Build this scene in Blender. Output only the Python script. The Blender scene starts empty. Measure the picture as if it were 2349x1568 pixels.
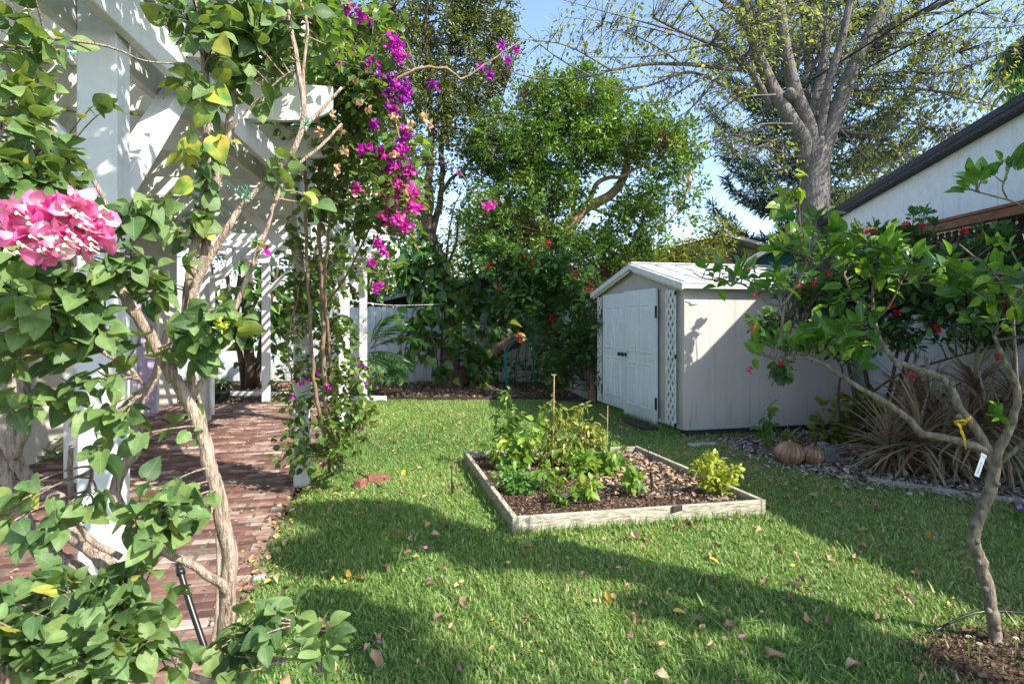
import bpy, math, random
import numpy as np
R = math.radians
rng = np.random.default_rng(7)
random.seed(7)
sc = bpy.context.scene
COL = sc.collection

# ------------------------------------------------------------------ camera, sky, sun
F, EYE, CX, HY = 1435.0, 1.5, 1174.5, 735.0
cam = bpy.data.cameras.new('camera')
cam.lens = 36 * F / 2349; cam.sensor_width = 36; cam.shift_y = -49 / 2349
cam.clip_start = 0.05; cam.clip_end = 2000
cob = bpy.data.objects.new('camera', cam); COL.objects.link(cob)
cob.location = (0, 0, EYE); cob.rotation_euler = (R(90), 0, 0)
sc.camera = cob

SUN = np.array([1.0, -0.68, 1.08]); SUN /= np.linalg.norm(SUN)
elev = math.asin(SUN[2]); azi = math.atan2(SUN[0], SUN[1])
w = bpy.data.worlds.new('World'); sc.world = w; w.use_nodes = True
nt = w.node_tree
bg = nt.nodes['Background']; sky = nt.nodes.new('ShaderNodeTexSky')
sky.sky_type = 'NISHITA'; sky.sun_disc = False
sky.sun_elevation = elev; sky.sun_rotation = azi
sky.air_density = 1.0; sky.dust_density = 1.0; sky.ozone_density = 1.6
nt.links.new(sky.outputs[0], bg.inputs[0]); bg.inputs[1].default_value = 0.15
sl = bpy.data.lights.new('sun', 'SUN'); sl.energy = 4.3; sl.angle = R(0.55); sl.color = (1, .94, .83)
so = bpy.data.objects.new('sun', sl); COL.objects.link(so)
so.rotation_euler = (math.pi / 2 - elev, 0, math.atan2(SUN[0], -SUN[1]))
so.location = (6, -6, 12)
sc.view_settings.view_transform = 'Standard'; sc.view_settings.look = 'None'
sc.view_settings.exposure = 1.25; sc.view_settings.gamma = 1
try:
    sc.cycles.max_bounces = 8; sc.cycles.diffuse_bounces = 4; sc.cycles.transmission_bounces = 4
    sc.cycles.transparent_max_bounces = 6; sc.cycles.use_denoising = True
    sc.cycles.sample_clamp_indirect = 6
except Exception:
    pass

def at(x, y, Y):
    return np.array([(x - CX) / F * Y, Y, EYE - (y - HY) / F * Y])
def gr(x, y, z=0.0):
    return at(x, y, (EYE - z) * F / (y - HY))

# ------------------------------------------------------------------ object helpers
def tag(o, label=None, cat=None, group=None, kind=None):
    if label: o['label'] = label
    if cat: o['category'] = cat
    if group: o['group'] = group
    if kind: o['kind'] = kind
    return o
def thing(name, label, cat, loc=(0, 0, 0), rz=0.0, group=None):
    o = bpy.data.objects.new(name, None); COL.objects.link(o)
    o.location = tuple(float(v) for v in loc); o.rotation_euler = (0, 0, rz)
    o.empty_display_size = .1
    return tag(o, label, cat, group)
def kids(o):
    return [c for c in bpy.data.objects if c.parent == o]
def copy_tree(o, parent=None, tree=None):
    if tree is None:
        tree = {}
        for c in bpy.data.objects:
            if c.parent: tree.setdefault(c.parent.name, []).append(c)
    c = o.copy(); COL.objects.link(c); c.parent = parent
    for ch in tree.get(o.name, []): copy_tree(ch, c, tree)
    return c

class MB:
    """collects shapes in world (or local) space and links them as one mesh"""
    def __init__(s):
        s.V = []; s.L = []; s.C = []; s.A = []; s.T = {}; s.n = 0
    def add(s, v, faces, rnd=0.5):
        v = np.asarray(v, float); s.V.append(v)
        s.L.append(np.concatenate([np.asarray(f) for f in faces]).astype(np.int64) + s.n)
        s.C.append(np.array([len(f) for f in faces]))
        s.A.append(np.full(len(faces), rnd) if np.isscalar(rnd) else np.asarray(rnd, float))
        s.n += len(v)
    def scatter(s, tv, tf, P, M, S, rnd=None):
        """template tv, tf placed at P (m,3) with matrices M (m,3,3) and scales S (m,) or (m,3)"""
        m = len(P)
        if m == 0: return
        S = np.asarray(S, float)
        if S.ndim == 1: S = S[:, None].repeat(3, 1)
        v = np.einsum('mij,mnj->mni', M, tv[None] * S[:, None, :]) + P[:, None, :]
        nv = len(tv)
        flat = np.concatenate([np.asarray(f) for f in tf]); cnt = np.array([len(f) for f in tf])
        s.T[len(s.V)] = np.tile(tv, (m, 1)); s.V.append(v.reshape(-1, 3))
        s.L.append((flat[None] + (np.arange(m) * nv)[:, None]).ravel() + s.n)
        s.C.append(np.tile(cnt, m))
        if rnd is None: rnd = rng.random(m)
        s.A.append(np.repeat(rnd, len(tf)))
        s.n += m * nv
    def box(s, c, size, M=None, rnd=0.5, bev=0.0):
        x, y, z = [q / 2 for q in size]
        if bev > 0:
            b = min(bev, x * .9, y * .9, z * .9); v = []
            for sx in (-1, 1):
                for sy in (-1, 1):
                    for sz in (-1, 1):
                        v += [(sx * (x - b), sy * (y - b), sz * z), (sx * (x - b), sy * y, sz * (z - b)), (sx * x, sy * (y - b), sz * (z - b))]
            v = np.array(v); f = []
            def i(sx, sy, sz, k): return (((sx + 1) // 2) * 4 + ((sy + 1) // 2) * 2 + (sz + 1) // 2) * 3 + k
            for k, ax in ((0, 2), (1, 1), (2, 0)):
                for sg in (-1, 1):
                    q = []
                    for a, b_ in ((-1, -1), (1, -1), (1, 1), (-1, 1)):
                        t = [0, 0, 0]; o = [j for j in range(3) if j != ax]
                        t[ax] = sg; t[o[0]] = a; t[o[1]] = b_
                        q.append(i(*t, k))
                    if (sg < 0) != (ax == 1): q = q[::-1]
                    f.append(q)
            for sy in (-1, 1):
                for sz in (-1, 1):
                    f.append([i(-1, sy, sz, 0), i(1, sy, sz, 0), i(1, sy, sz, 1), i(-1, sy, sz, 1)][::(1 if sy * sz < 0 else -1)])
            for sx in (-1, 1):
                for sz in (-1, 1):
                    f.append([i(sx, -1, sz, 0), i(sx, 1, sz, 0), i(sx, 1, sz, 2), i(sx, -1, sz, 2)][::(-1 if sx * sz < 0 else 1)])
                for sy in (-1, 1):
                    f.append([i(sx, sy, -1, 1), i(sx, sy, 1, 1), i(sx, sy, 1, 2), i(sx, sy, -1, 2)][::(1 if sx * sy < 0 else -1)])
                    for sz in (-1, 1):
                        q = [i(sx, sy, sz, 0), i(sx, sy, sz, 1), i(sx, sy, sz, 2)]
                        f.append(q[::(1 if sx * sy * sz < 0 else -1)])
        else:
            v = np.array([(a * x, b * y, c_ * z) for a in (-1, 1) for b in (-1, 1) for c_ in (-1, 1)])
            f = [(0, 1, 3, 2), (4, 6, 7, 5), (0, 4, 5, 1), (2, 3, 7, 6), (0, 2, 6, 4), (1, 5, 7, 3)]
        if M is not None: v = v @ np.asarray(M, float).T
        s.add(v + np.asarray(c, float), f, rnd)
    def prism(s, pts, lo, hi, axis=2, rnd=0.5):
        """polygon pts (2-D) extruded along axis from lo to hi"""
        n = len(pts); v = []
        for h in (lo, hi):
            for a, b in pts:
                v.append({2: (a, b, h), 1: (a, h, b), 0: (h, a, b)}[axis])
        f = [tuple(range(n))[::-1], tuple(range(n, 2 * n))] + [(i, (i + 1) % n, n + (i + 1) % n, n + i) for i in range(n)]
        if axis == 1: f = [q[::-1] for q in f]
        s.add(v, f, rnd)
    def tube(s, P, r, k=8, rnd=0.5, cap=True):
        P = np.asarray(P, float); n = len(P); r = np.broadcast_to(np.asarray(r, float), (n,))
        T = np.gradient(P, axis=0); T /= np.linalg.norm(T, axis=1)[:, None] + 1e-9
        ref = np.array([0., 0, 1]) if abs(T[0][2]) < .9 else np.array([1., 0, 0])
        u = np.cross(T[0], ref); u /= np.linalg.norm(u)
        a = np.arange(k) * 2 * math.pi / k; ca, sa = np.cos(a)[:, None], np.sin(a)[:, None]
        rings = []
        for i in range(n):
            u = u - T[i] * (u @ T[i]); u /= np.linalg.norm(u) + 1e-9
            q = np.cross(T[i], u)
            rings.append(P[i] + r[i] * (ca * u + sa * q))
        v = np.concatenate(rings)
        i0 = (np.arange(n - 1)[:, None] * k + np.arange(k)[None]).ravel()
        i1 = (np.arange(n - 1)[:, None] * k + (np.arange(k)[None] + 1) % k).ravel()
        f = np.stack([i0, i1, i1 + k, i0 + k], 1)
        s.V.append(v); s.L.append(f.ravel() + s.n); s.C.append(np.full(len(f), 4)); s.A.append(np.full(len(f), rnd))
        if cap:
            s.L.append(np.concatenate([np.arange(k)[::-1], np.arange(k) + (n - 1) * k]) + s.n)
            s.C.append(np.array([k, k])); s.A.append(np.array([rnd, rnd]))
        s.n += len(v)
    def lathe(s, prof, c=(0, 0, 0), k=24, M=None, rnd=.5, lobes=0, amp=0.0):
        v = []; n = len(prof)
        for r, z in prof:
            for j in range(k):
                a = j * 2 * math.pi / k; rr = r * (1 + amp * (abs(math.cos(a * lobes / 2)) - .6) if lobes else 1)
                v.append((rr * math.cos(a), rr * math.sin(a), z))
        v = np.array(v)
        if M is not None: v = v @ np.asarray(M).T
        f = [(i * k + j, i * k + (j + 1) % k, (i + 1) * k + (j + 1) % k, (i + 1) * k + j) for i in range(n - 1) for j in range(k)]
        f += [tuple(range(k))[::-1], tuple(range((n - 1) * k, n * k))]
        s.add(v + np.asarray(c, float), f, rnd)
    def build(s, name, mat, parent=None, smooth=False, label=None, cat=None, group=None, kind=None, off=None):
        me = bpy.data.meshes.new(name)
        V = np.concatenate(s.V) if s.V else np.zeros((3, 3))
        if off is None and parent is not None:
            r = parent
            while r.parent: r = r.parent
            if abs(r.rotation_euler.z) < 1e-6: off = np.array(r.location)
        if off is not None: V = V - np.asarray(off)
        Lp = np.concatenate(s.L).astype(np.int32); Cn = np.concatenate(s.C).astype(np.int32)
        me.vertices.add(len(V)); me.vertices.foreach_set('co', V.astype(np.float32).ravel())
        me.loops.add(len(Lp)); me.loops.foreach_set('vertex_index', Lp)
        me.polygons.add(len(Cn)); st = np.zeros(len(Cn), np.int32); st[1:] = np.cumsum(Cn)[:-1]
        me.polygons.foreach_set('loop_start', st)
        me.polygons.foreach_set('use_smooth', np.full(len(Cn), bool(smooth)))
        a = me.attributes.new('rnd', 'FLOAT', 'FACE'); a.data.foreach_set('value', np.concatenate(s.A).astype(np.float32))
        if s.T:
            la = me.attributes.new('leaf_uv', 'FLOAT_VECTOR', 'POINT')
            la.data.foreach_set('vector', np.concatenate([s.T.get(i, np.full((len(q), 3), .5)) for i, q in enumerate(s.V)]).astype(np.float32).ravel())
        me.update(); me.validate()
        me.materials.append(mat)
        o = bpy.data.objects.new(name, me); COL.objects.link(o)
        if parent is not None: o.parent = parent
        if off is not None and parent is None: o.location = tuple(float(q) for q in off)
        return tag(o, label, cat, group, kind)

def unit(v):
    v = np.asarray(v, float); return v / (np.linalg.norm(v, axis=-1, keepdims=True) + 1e-9)
def frames(d, n):
    d = unit(d); sd = unit(np.cross(d, n)); nn = np.cross(sd, d)
    return np.stack([sd, d, nn], -1)
def smooth_path(pts, per=5):
    P = np.asarray(pts, float)
    if len(P) < 3: 
        t = np.linspace(0, 1, per + 1)[:, None]; return P[0] * (1 - t) + P[1] * t
    Q = np.vstack([2 * P[0] - P[1], P, 2 * P[-1] - P[-2]]); out = []
    for i in range(1, len(Q) - 2):
        for t in np.arange(per) / per:
            out.append(.5 * (2 * Q[i] + (Q[i + 1] - Q[i - 1]) * t + (2 * Q[i - 1] - 5 * Q[i] + 4 * Q[i + 1] - Q[i + 2]) * t ** 2 + (3 * Q[i] - Q[i - 1] - 3 * Q[i + 1] + Q[i + 2]) * t ** 3))
    out.append(P[-1]); return np.array(out)
def rotz(a):
    c, s_ = math.cos(a), math.sin(a); return np.array([[c, -s_, 0], [s_, c, 0], [0, 0, 1.]])

# leaf templates: +Y is the axis, Z the upper side
def leaf_tpl(ys, ws, fold=.1, curl=.12, wave=0.0):
    rows = len(ys); v = []; mid = []; le = {}; ri = {}
    for i, (y, w_) in enumerate(zip(ys, ws)):
        z = -curl * y * y; mid.append(len(v)); v.append((0, y, z))
        if w_ > 0:
            zz = z + fold * w_ + wave * math.sin(i * 2.3)
            le[i] = len(v); v.append((-w_, y, zz)); ri[i] = len(v); v.append((w_, y, zz - 2 * wave * math.sin(i * 2.3)))
    f = []
    for i in range(rows - 1):
        for d, sg in ((le, 1), (ri, -1)):
            a, b = d.get(i), d.get(i + 1)
            q = [mid[i]] + ([mid[i + 1]] if True else []) + ([b] if b is not None else []) + ([a] if a is not None else [])
            f.append(tuple(q if sg < 0 else q[::-1]) if sg > 0 else tuple(q[::-1]))
    # make both halves face up
    out = []
    V = np.array(v)
    for q in f:
        nrm = np.cross(V[q[1]] - V[q[0]], V[q[2]] - V[q[0]])
        out.append(q if nrm[2] > 0 else q[::-1])
    return V, out
HEART = leaf_tpl([0.06, 0, .15, .4, .7, 1], [0, .18, .36, .40, .22, 0], .28, .22, .02)
OVATE = leaf_tpl([0, .15, .4, .7, 1], [0, .17, .27, .20, 0], .35, .22, .02)
LANCE = leaf_tpl([0, .25, .6, 1], [0, .13, .14, 0], .4, .3)
OBOV = leaf_tpl([0, .35, .7, 1], [0, .13, .22, 0], .3, .25)
DIAM = (np.array([(0, 0, 0), (.24, .5, .05), (0, 1, -.06), (-.24, .5, .05)]), [(0, 1, 2), (0, 2, 3)])
BLADE = (np.array([(-.5, 0, 0), (.5, 0, 0), (.42, .5, .1), (-.42, .5, .1), (0, 1, .42)]), [(0, 1, 2, 3), (3, 2, 4)])

def leaf_hi(prof, rows=8, fold=.22, curl=.25, wave=.03, cusp=.0):
    """prof(t) half width; two columns of faces on each side, creased midrib, rippled margin"""
    ts = np.linspace(0, 1, rows); v = []; idx = {}
    for i, t in enumerate(ts):
        w_ = prof(t)
        for c, q in ((0, 0.), (1, .55), (-1, -.55), (2, 1.), (-2, -1.)):
            if w_ < 1e-4 and c: idx[i, c] = idx[i, 0]; continue
            y = t - cusp * abs(q) * max(0, .25 - t) * 4
            z = -curl * t * t + fold * w_ * (abs(q) ** .8) + (wave * math.sin(t * 11 + (1 if q > 0 else 2.4)) if abs(c) == 2 else 0)
            idx[i, c] = len(v); v.append((q * w_, y, z))
    f = []
    V = np.array(v)
    for i in range(rows - 1):
        for a, b in ((-2, -1), (-1, 0), (0, 1), (1, 2)):
            q = [idx[i, a], idx[i, b], idx[i + 1, b], idx[i + 1, a]]; q = [x for k, x in enumerate(q) if x not in q[:k]]
            if len(q) > 2:
                n_ = np.cross(V[q[1]] - V[q[0]], V[q[2]] - V[q[0]]); f.append(tuple(q if n_[2] > 0 else q[::-1]))
    return V, f
def pr_heart(t): return .46 * (math.sin(math.pi * min(1, t ** .62)) ** .75 if 0 < t < 1 else 0) * (1 - .18 * t) if t > 0 else .12
def pr_oval(t): return .30 * math.sin(math.pi * t ** .85) ** .8 if 0 < t < 1 else 0
HEARTH = leaf_hi(pr_heart, 13, .25, .30, .016, .10)
OVALH = leaf_hi(pr_oval, 10, .35, .25, .015)
BRACT = leaf_hi(lambda t: .40 * math.sin(math.pi * t ** .8) ** .6 if 0 < t < 1 else (.1 if t == 0 else 0), 6, .35, -.1, .05)

# ------------------------------------------------------------------ materials
MATS = {}
def nodes(name):
    m = bpy.data.materials.new(name); m.use_nodes = True
    return m, m.node_tree, m.node_tree.nodes['Principled BSDF']
def ramp(nt, stops):
    r = nt.nodes.new('ShaderNodeValToRGB'); e = r.color_ramp.elements
    while len(e) < len(stops): e.new(.5)
    for k, (p, c) in enumerate(stops):
        e[k].position = p; e[k].color = (*c, 1)
    return r
def leafmat(name, cols, rough=.45, trans=.35, tcol=None, spec=.5, noise=True, vein=0.0, blot=0.0, tip=None):
    m, t, b = nodes(name)
    a = t.nodes.new('ShaderNodeAttribute'); a.attribute_name = 'rnd'
    st = [(i / (len(cols) - 1), c) for i, c in enumerate(cols)]
    r = ramp(t, st); t.links.new(a.outputs['Fac'], r.inputs[0]); out = r.outputs[0]
    if noise:
        n = t.nodes.new('ShaderNodeTexNoise'); n.inputs['Scale'].default_value = 60
        tc = t.nodes.new('ShaderNodeTexCoord'); t.links.new(tc.outputs['Object'], n.inputs['Vector'])
        mp = t.nodes.new('ShaderNodeMapRange'); mp.inputs[1].default_value = .3; mp.inputs[2].default_value = .7
        mp.inputs[3].default_value = .8; mp.inputs[4].default_value = 1.2
        t.links.new(n.outputs[0], mp.inputs[0])
        mx = t.nodes.new('ShaderNodeVectorMath'); mx.operation = 'SCALE'
        t.links.new(out, mx.inputs[0]); t.links.new(mp.outputs[0], mx.inputs['Scale']); out = mx.outputs[0]
    def mth(op, a_, b_=None, c_=None, cl=False):
        n_ = t.nodes.new('ShaderNodeMath'); n_.operation = op; n_.use_clamp = cl
        for k_, q in enumerate((a_, b_, c_)):
            if q is None: continue
            if isinstance(q, (int, float)): n_.inputs[k_].default_value = q
            else: t.links.new(q, n_.inputs[k_])
        return n_.outputs[0]
    if vein:
        la = t.nodes.new('ShaderNodeAttribute'); la.attribute_name = 'leaf_uv'; sp = t.nodes.new('ShaderNodeSeparateXYZ'); t.links.new(la.outputs['Vector'], sp.inputs[0])
        ax = mth('ABSOLUTE', sp.outputs[0]); mid = mth('SUBTRACT', 1.0, mth('MULTIPLY', ax, 40.0), cl=True)
        ph = mth('MULTIPLY', mth('SUBTRACT', sp.outputs[1], mth('MULTIPLY', ax, .9)), 6.5); fr = mth('ABSOLUTE', mth('SUBTRACT', mth('FRACT', ph), .5))
        sd_ = mth('MULTIPLY', mth('SUBTRACT', 1.0, mth('MULTIPLY', fr, 11.0), cl=True), .6); vv_ = mth('MULTIPLY', mth('MAXIMUM', mid, sd_), vein)
        mv = t.nodes.new('ShaderNodeMix'); mv.data_type = 'RGBA'; t.links.new(vv_, mv.inputs[0]); t.links.new(out, mv.inputs[6]); mv.inputs[7].default_value = (.32, .42, .14, 1); out = mv.outputs[2]
        bp = t.nodes.new('ShaderNodeBump'); bp.inputs['Strength'].default_value = .35; bp.inputs['Distance'].default_value = .002; t.links.new(vv_, bp.inputs['Height']); bp.invert = True; t.links.new(bp.outputs[0], b.inputs['Normal'])
    if tip:
        la = t.nodes.new('ShaderNodeAttribute'); la.attribute_name = 'leaf_uv'; sp = t.nodes.new('ShaderNodeSeparateXYZ'); t.links.new(la.outputs['Vector'], sp.inputs[0])
        mr3 = t.nodes.new('ShaderNodeMapRange'); mr3.inputs[1].default_value = .35; mr3.inputs[2].default_value = 1.0; mr3.inputs[4].default_value = .85
        t.links.new(mth('ADD', sp.outputs[1], mth('MULTIPLY', mth('ABSOLUTE', sp.outputs[0]), .6)), mr3.inputs[0])
        mt = t.nodes.new('ShaderNodeMix'); mt.data_type = 'RGBA'; t.links.new(mr3.outputs[0], mt.inputs[0]); t.links.new(out, mt.inputs[6]); mt.inputs[7].default_value = (*tip, 1); out = mt.outputs[2]
    if blot:
        n2 = t.nodes.new('ShaderNodeTexNoise'); n2.inputs['Scale'].default_value = 75; n2.inputs['Detail'].default_value = 4; tc2 = t.nodes.new('ShaderNodeTexCoord'); t.links.new(tc2.outputs['Object'], n2.inputs['Vector'])
        mr2 = t.nodes.new('ShaderNodeMapRange'); mr2.inputs[1].default_value = .68; mr2.inputs[2].default_value = .72; mr2.inputs[4].default_value = blot; t.links.new(n2.outputs[0], mr2.inputs[0])
        mb_ = t.nodes.new('ShaderNodeMix'); mb_.data_type = 'RGBA'; t.links.new(mr2.outputs[0], mb_.inputs[0]); t.links.new(out, mb_.inputs[6]); mb_.inputs[7].default_value = (.42, .34, .12, 1); out = mb_.outputs[2]
    t.links.new(out, b.inputs['Base Color'])
    b.inputs['Roughness'].default_value = rough; b.inputs['Specular IOR Level'].default_value = spec
    tr = t.nodes.new('ShaderNodeBsdfTranslucent')
    g = t.nodes.new('ShaderNodeVectorMath'); g.operation = 'MULTIPLY'
    t.links.new(out, g.inputs[0]); g.inputs[1].default_value = tcol or (2.2, 1.9, .9)
    t.links.new(g.outputs[0], tr.inputs[0])
    mix = t.nodes.new('ShaderNodeMixShader'); mix.inputs[0].default_value = trans
    t.links.new(b.outputs[0], mix.inputs[1]); t.links.new(tr.outputs[0], mix.inputs[2])
    t.links.new(mix.outputs[0], t.nodes['Material Output'].inputs[0])
    return m
def noisemat(name, stops, scale=8, rough=.7, bump=.3, stretch=(1, 1, 1), detail=6, dist=.01, rot=0.0, use_rnd=0.0, spec=.3, metal=0):
    m, t, b = nodes(name)
    tc = t.nodes.new('ShaderNodeTexCoord'); mp = t.nodes.new('ShaderNodeMapping')
    mp.inputs['Scale'].default_value = stretch; mp.inputs['Rotation'].default_value = (0, 0, rot)
    t.links.new(tc.outputs['Object'], mp.inputs[0])
    n = t.nodes.new('ShaderNodeTexNoise'); n.inputs['Scale'].default_value = scale; n.inputs['Detail'].default_value = detail
    n.inputs['Roughness'].default_value = .65
    t.links.new(mp.outputs[0], n.inputs['Vector']); fac = n.outputs[0]
    if use_rnd:
        a = t.nodes.new('ShaderNodeAttribute'); a.attribute_name = 'rnd'
        mm = t.nodes.new('ShaderNodeMix'); mm.inputs[0].default_value = use_rnd
        t.links.new(fac, mm.inputs[2]); t.links.new(a.outputs['Fac'], mm.inputs[3]); fac = mm.outputs[0]
    r = ramp(t, stops); t.links.new(fac, r.inputs[0]); t.links.new(r.outputs[0], b.inputs['Base Color'])
    b.inputs['Roughness'].default_value = rough; b.inputs['Specular IOR Level'].default_value = spec; b.inputs['Metallic'].default_value = metal
    if bump:
        bp = t.nodes.new('ShaderNodeBump'); bp.inputs['Strength'].default_value = bump; bp.inputs['Distance'].default_value = dist
        n2 = t.nodes.new('ShaderNodeTexNoise'); n2.inputs['Scale'].default_value = scale * 3; n2.inputs['Detail'].default_value = 5
        t.links.new(mp.outputs[0], n2.inputs['Vector'])
        t.links.new(n2.outputs[0], bp.inputs['Height']); t.links.new(bp.outputs[0], b.inputs['Normal'])
    return m
def grime(m, z0, h, col, amt=.55):
    """dirt splashed up from the ground and rain streaks, part of the surface"""
    t = m.node_tree; b = t.nodes['Principled BSDF']; src = b.inputs['Base Color'].links[0].from_socket
    tc = t.nodes.new('ShaderNodeTexCoord'); sp = t.nodes.new('ShaderNodeSeparateXYZ'); t.links.new(tc.outputs['Object'], sp.inputs[0])
    mp = t.nodes.new('ShaderNodeMapping'); mp.inputs['Scale'].default_value = (9, 9, .7); t.links.new(tc.outputs['Object'], mp.inputs[0])
    n = t.nodes.new('ShaderNodeTexNoise'); n.inputs['Scale'].default_value = 2.2; n.inputs['Detail'].default_value = 7; t.links.new(mp.outputs[0], n.inputs[0])
    mr = t.nodes.new('ShaderNodeMapRange'); mr.inputs[1].default_value = z0 + h; mr.inputs[2].default_value = z0; t.links.new(sp.outputs['Z'], mr.inputs[0])
    pw_ = t.nodes.new('ShaderNodeMath'); pw_.operation = 'POWER'; pw_.inputs[1].default_value = 2.2; t.links.new(mr.outputs[0], pw_.inputs[0])
    st = t.nodes.new('ShaderNodeMapRange'); st.inputs[1].default_value = .56; st.inputs[2].default_value = .8; st.inputs[4].default_value = .5; t.links.new(n.outputs[0], st.inputs[0])
    ad = t.nodes.new('ShaderNodeMath'); ad.operation = 'MULTIPLY_ADD'; t.links.new(pw_.outputs[0], ad.inputs[0]); t.links.new(n.outputs[0], ad.inputs[1]); t.links.new(st.outputs[0], ad.inputs[2])
    ml = t.nodes.new('ShaderNodeMath'); ml.operation = 'MULTIPLY'; ml.use_clamp = True; ml.inputs[1].default_value = amt; t.links.new(ad.outputs[0], ml.inputs[0])
    mx = t.nodes.new('ShaderNodeMix'); mx.data_type = 'RGBA'; t.links.new(ml.outputs[0], mx.inputs[0]); t.links.new(src, mx.inputs[6]); mx.inputs[7].default_value = (*col, 1)
    t.links.new(mx.outputs[2], b.inputs['Base Color']); return m
def plain(name, col, rough=.5, metal=0, spec=.5):
    m, t, b = nodes(name); b.inputs['Roughness'].default_value = rough; b.inputs['Metallic'].default_value = metal
    n = t.nodes.new('ShaderNodeTexNoise'); n.inputs['Scale'].default_value = 14; n.inputs['Detail'].default_value = 5
    tc = t.nodes.new('ShaderNodeTexCoord'); t.links.new(tc.outputs['Object'], n.inputs['Vector'])
    r = ramp(t, [(.35, tuple(c * .82 for c in col)), (.65, tuple(min(1, c * 1.08) for c in col))])
    t.links.new(n.outputs[0], r.inputs[0]); t.links.new(r.outputs[0], b.inputs['Base Color'])
    b.inputs['Specular IOR Level'].default_value = spec
    return m

white_wood = noisemat('white_painted_wood', [(.25, (.42, .42, .40)), (.42, (.61, .62, .61)), (.7, (.68, .68, .66))], 5, .55, .25, (1, 1, 1), dist=.003)
grime(white_wood, 0, .5, (.25, .24, .2), .6)
white_fence = noisemat('white_fence_boards', [(.25, (.42, .45, .46)), (.5, (.70, .73, .74)), (.8, (.80, .82, .82))], 3, .6, .3, (3, 3, .5), dist=.004)
grime(white_fence, 0, .7, (.16, .15, .11), .8)
grey_wood = noisemat('weathered_wood', [(.30, (.10, .085, .06)), (.44, (.30, .27, .21)), (.58, (.46, .425, .35)), (.75, (.56, .53, .45))], 5, .8, .6, (1.2, 12, 16), dist=.006, rot=R(-12.7))
grey_wood_side = noisemat('weathered_wood_side', [(.30, (.09, .08, .05)), (.45, (.27, .25, .18)), (.6, (.44, .41, .32)), (.75, (.54, .5, .4))], 5, .8, .6, (12, 1.2, 16), dist=.006, rot=R(-12.7))
dark_wood = noisemat('dark_wood', [(.3, (.02, .018, .015)), (.7, (.07, .055, .045))], 8, .8, .5, (1, 6, 6))
brown_wood = noisemat('brown_wood', [(.3, (.16, .06, .03)), (.7, (.33, .15, .08))], 6, .6, .4, (6, 1, 6))
bark_grey = noisemat('grey_bark', [(.25, (.045, .038, .034)), (.42, (.125, .108, .10)), (.6, (.185, .168, .152)), (.78, (.30, .28, .26))], 4, .9, .8, (2.5, 2.5, 1.2), dist=.03, detail=9)
bark_dark = noisemat('dark_bark', [(.3, (.05, .035, .025)), (.6, (.17, .12, .09)), (.8, (.27, .20, .15))], 8, .9, 1.0, (3, 3, .6), dist=.04)
bark_tan = noisemat('tan_fissured_bark', [(.30, (.10, .07, .05)), (.42, (.30, .22, .17)), (.54, (.46, .36, .29)), (.75, (.56, .47, .40))], 110, .95, 1.0, (1, 1, .12), dist=.012, detail=4)
bark_red = noisemat('reddish_stem', [(.3, (.13, .085, .06)), (.7, (.36, .26, .19))], 40, .8, .7, (1, 1, .3), dist=.004)
bark_citrus = noisemat('citrus_bark', [(.3, (.07, .055, .04)), (.48, (.17, .135, .10)), (.62, (.25, .21, .165)), (.8, (.36, .32, .26))], 45, .9, .9, (1, 1, .35), dist=.008)
twig_m = noisemat('twig', [(.3, (.12, .09, .06)), (.7, (.28, .22, .16))], 20, .85, .3)
leaf_boug = leafmat('bougainvillea_leaf', [(.045, .10, .033), (.07, .14, .045), (.10, .18, .058), (.13, .215, .065), (.15, .23, .065), (.14, .21, .055), (.33, .34, .06)], .58, .27, vein=.32, blot=.8)
leaf_vine = leafmat('vine_leaf', [(.045, .10, .018), (.08, .16, .03), (.13, .23, .04), (.22, .30, .05)], .45, .38, vein=0.25, blot=0.6)
leaf_poth = leafmat('pothos_leaf', [(.025, .085, .018), (.05, .14, .025), (.11, .22, .04), (.28, .35, .07)], .35, .33, vein=0.3, blot=0.4)
leaf_cit = leafmat('citrus_leaf', [(.035, .11, .02), (.07, .18, .028), (.14, .28, .035), (.28, .42, .04)], .28, .42, vein=0.35, blot=0.3)
leaf_jat = leafmat('jatropha_leaf', [(.03, .085, .025), (.05, .13, .035), (.09, .18, .045), (.16, .24, .06)], .42, .33, vein=0.25, blot=0.2)
leaf_t1 = leafmat('tall_tree_leaf', [(.05, .07, .018), (.08, .11, .028), (.13, .16, .045), (.21, .22, .06)], .45, .3)
leaf_t2 = leafmat('bushy_tree_leaf', [(.035, .085, .015), (.07, .155, .022), (.13, .23, .035), (.23, .31, .05)], .4, .35)
leaf_yel = leafmat('sparse_yellow_leaf', [(.08, .13, .03), (.15, .21, .045), (.24, .29, .06), (.38, .36, .07)], .5, .4)
leaf_pine = leafmat('pine_needle', [(.022, .05, .03), (.035, .07, .038), (.055, .095, .05)], .6, .1, (1.2, 1.3, .9))
leaf_palm = leafmat('palm_leaf', [(.025, .09, .015), (.05, .15, .025), (.10, .21, .04)], .4, .3)
leaf_drac = leafmat('dracaena_leaf', [(.17, .07, .055), (.25, .14, .10), (.36, .28, .17), (.30, .29, .14)], .5, .2, (1.4, 1.3, 1))
leaf_veg = leafmat('vegetable_leaf', [(.08, .19, .03), (.14, .27, .04), (.23, .35, .055), (.40, .44, .08)], .45, .38, vein=0.25, blot=0.3)
leaf_tom = leafmat('tomato_leaf', [(.09, .15, .03), (.18, .24, .05), (.30, .33, .08), (.42, .36, .10)], .5, .38)
leaf_bas = leafmat('basil_leaf', [(.22, .30, .04), (.34, .40, .06), (.45, .46, .08)], .45, .4)
leaf_mint = leafmat('mint_leaf', [(.07, .19, .04), (.12, .26, .06), (.18, .33, .07)], .5, .3)
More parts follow.
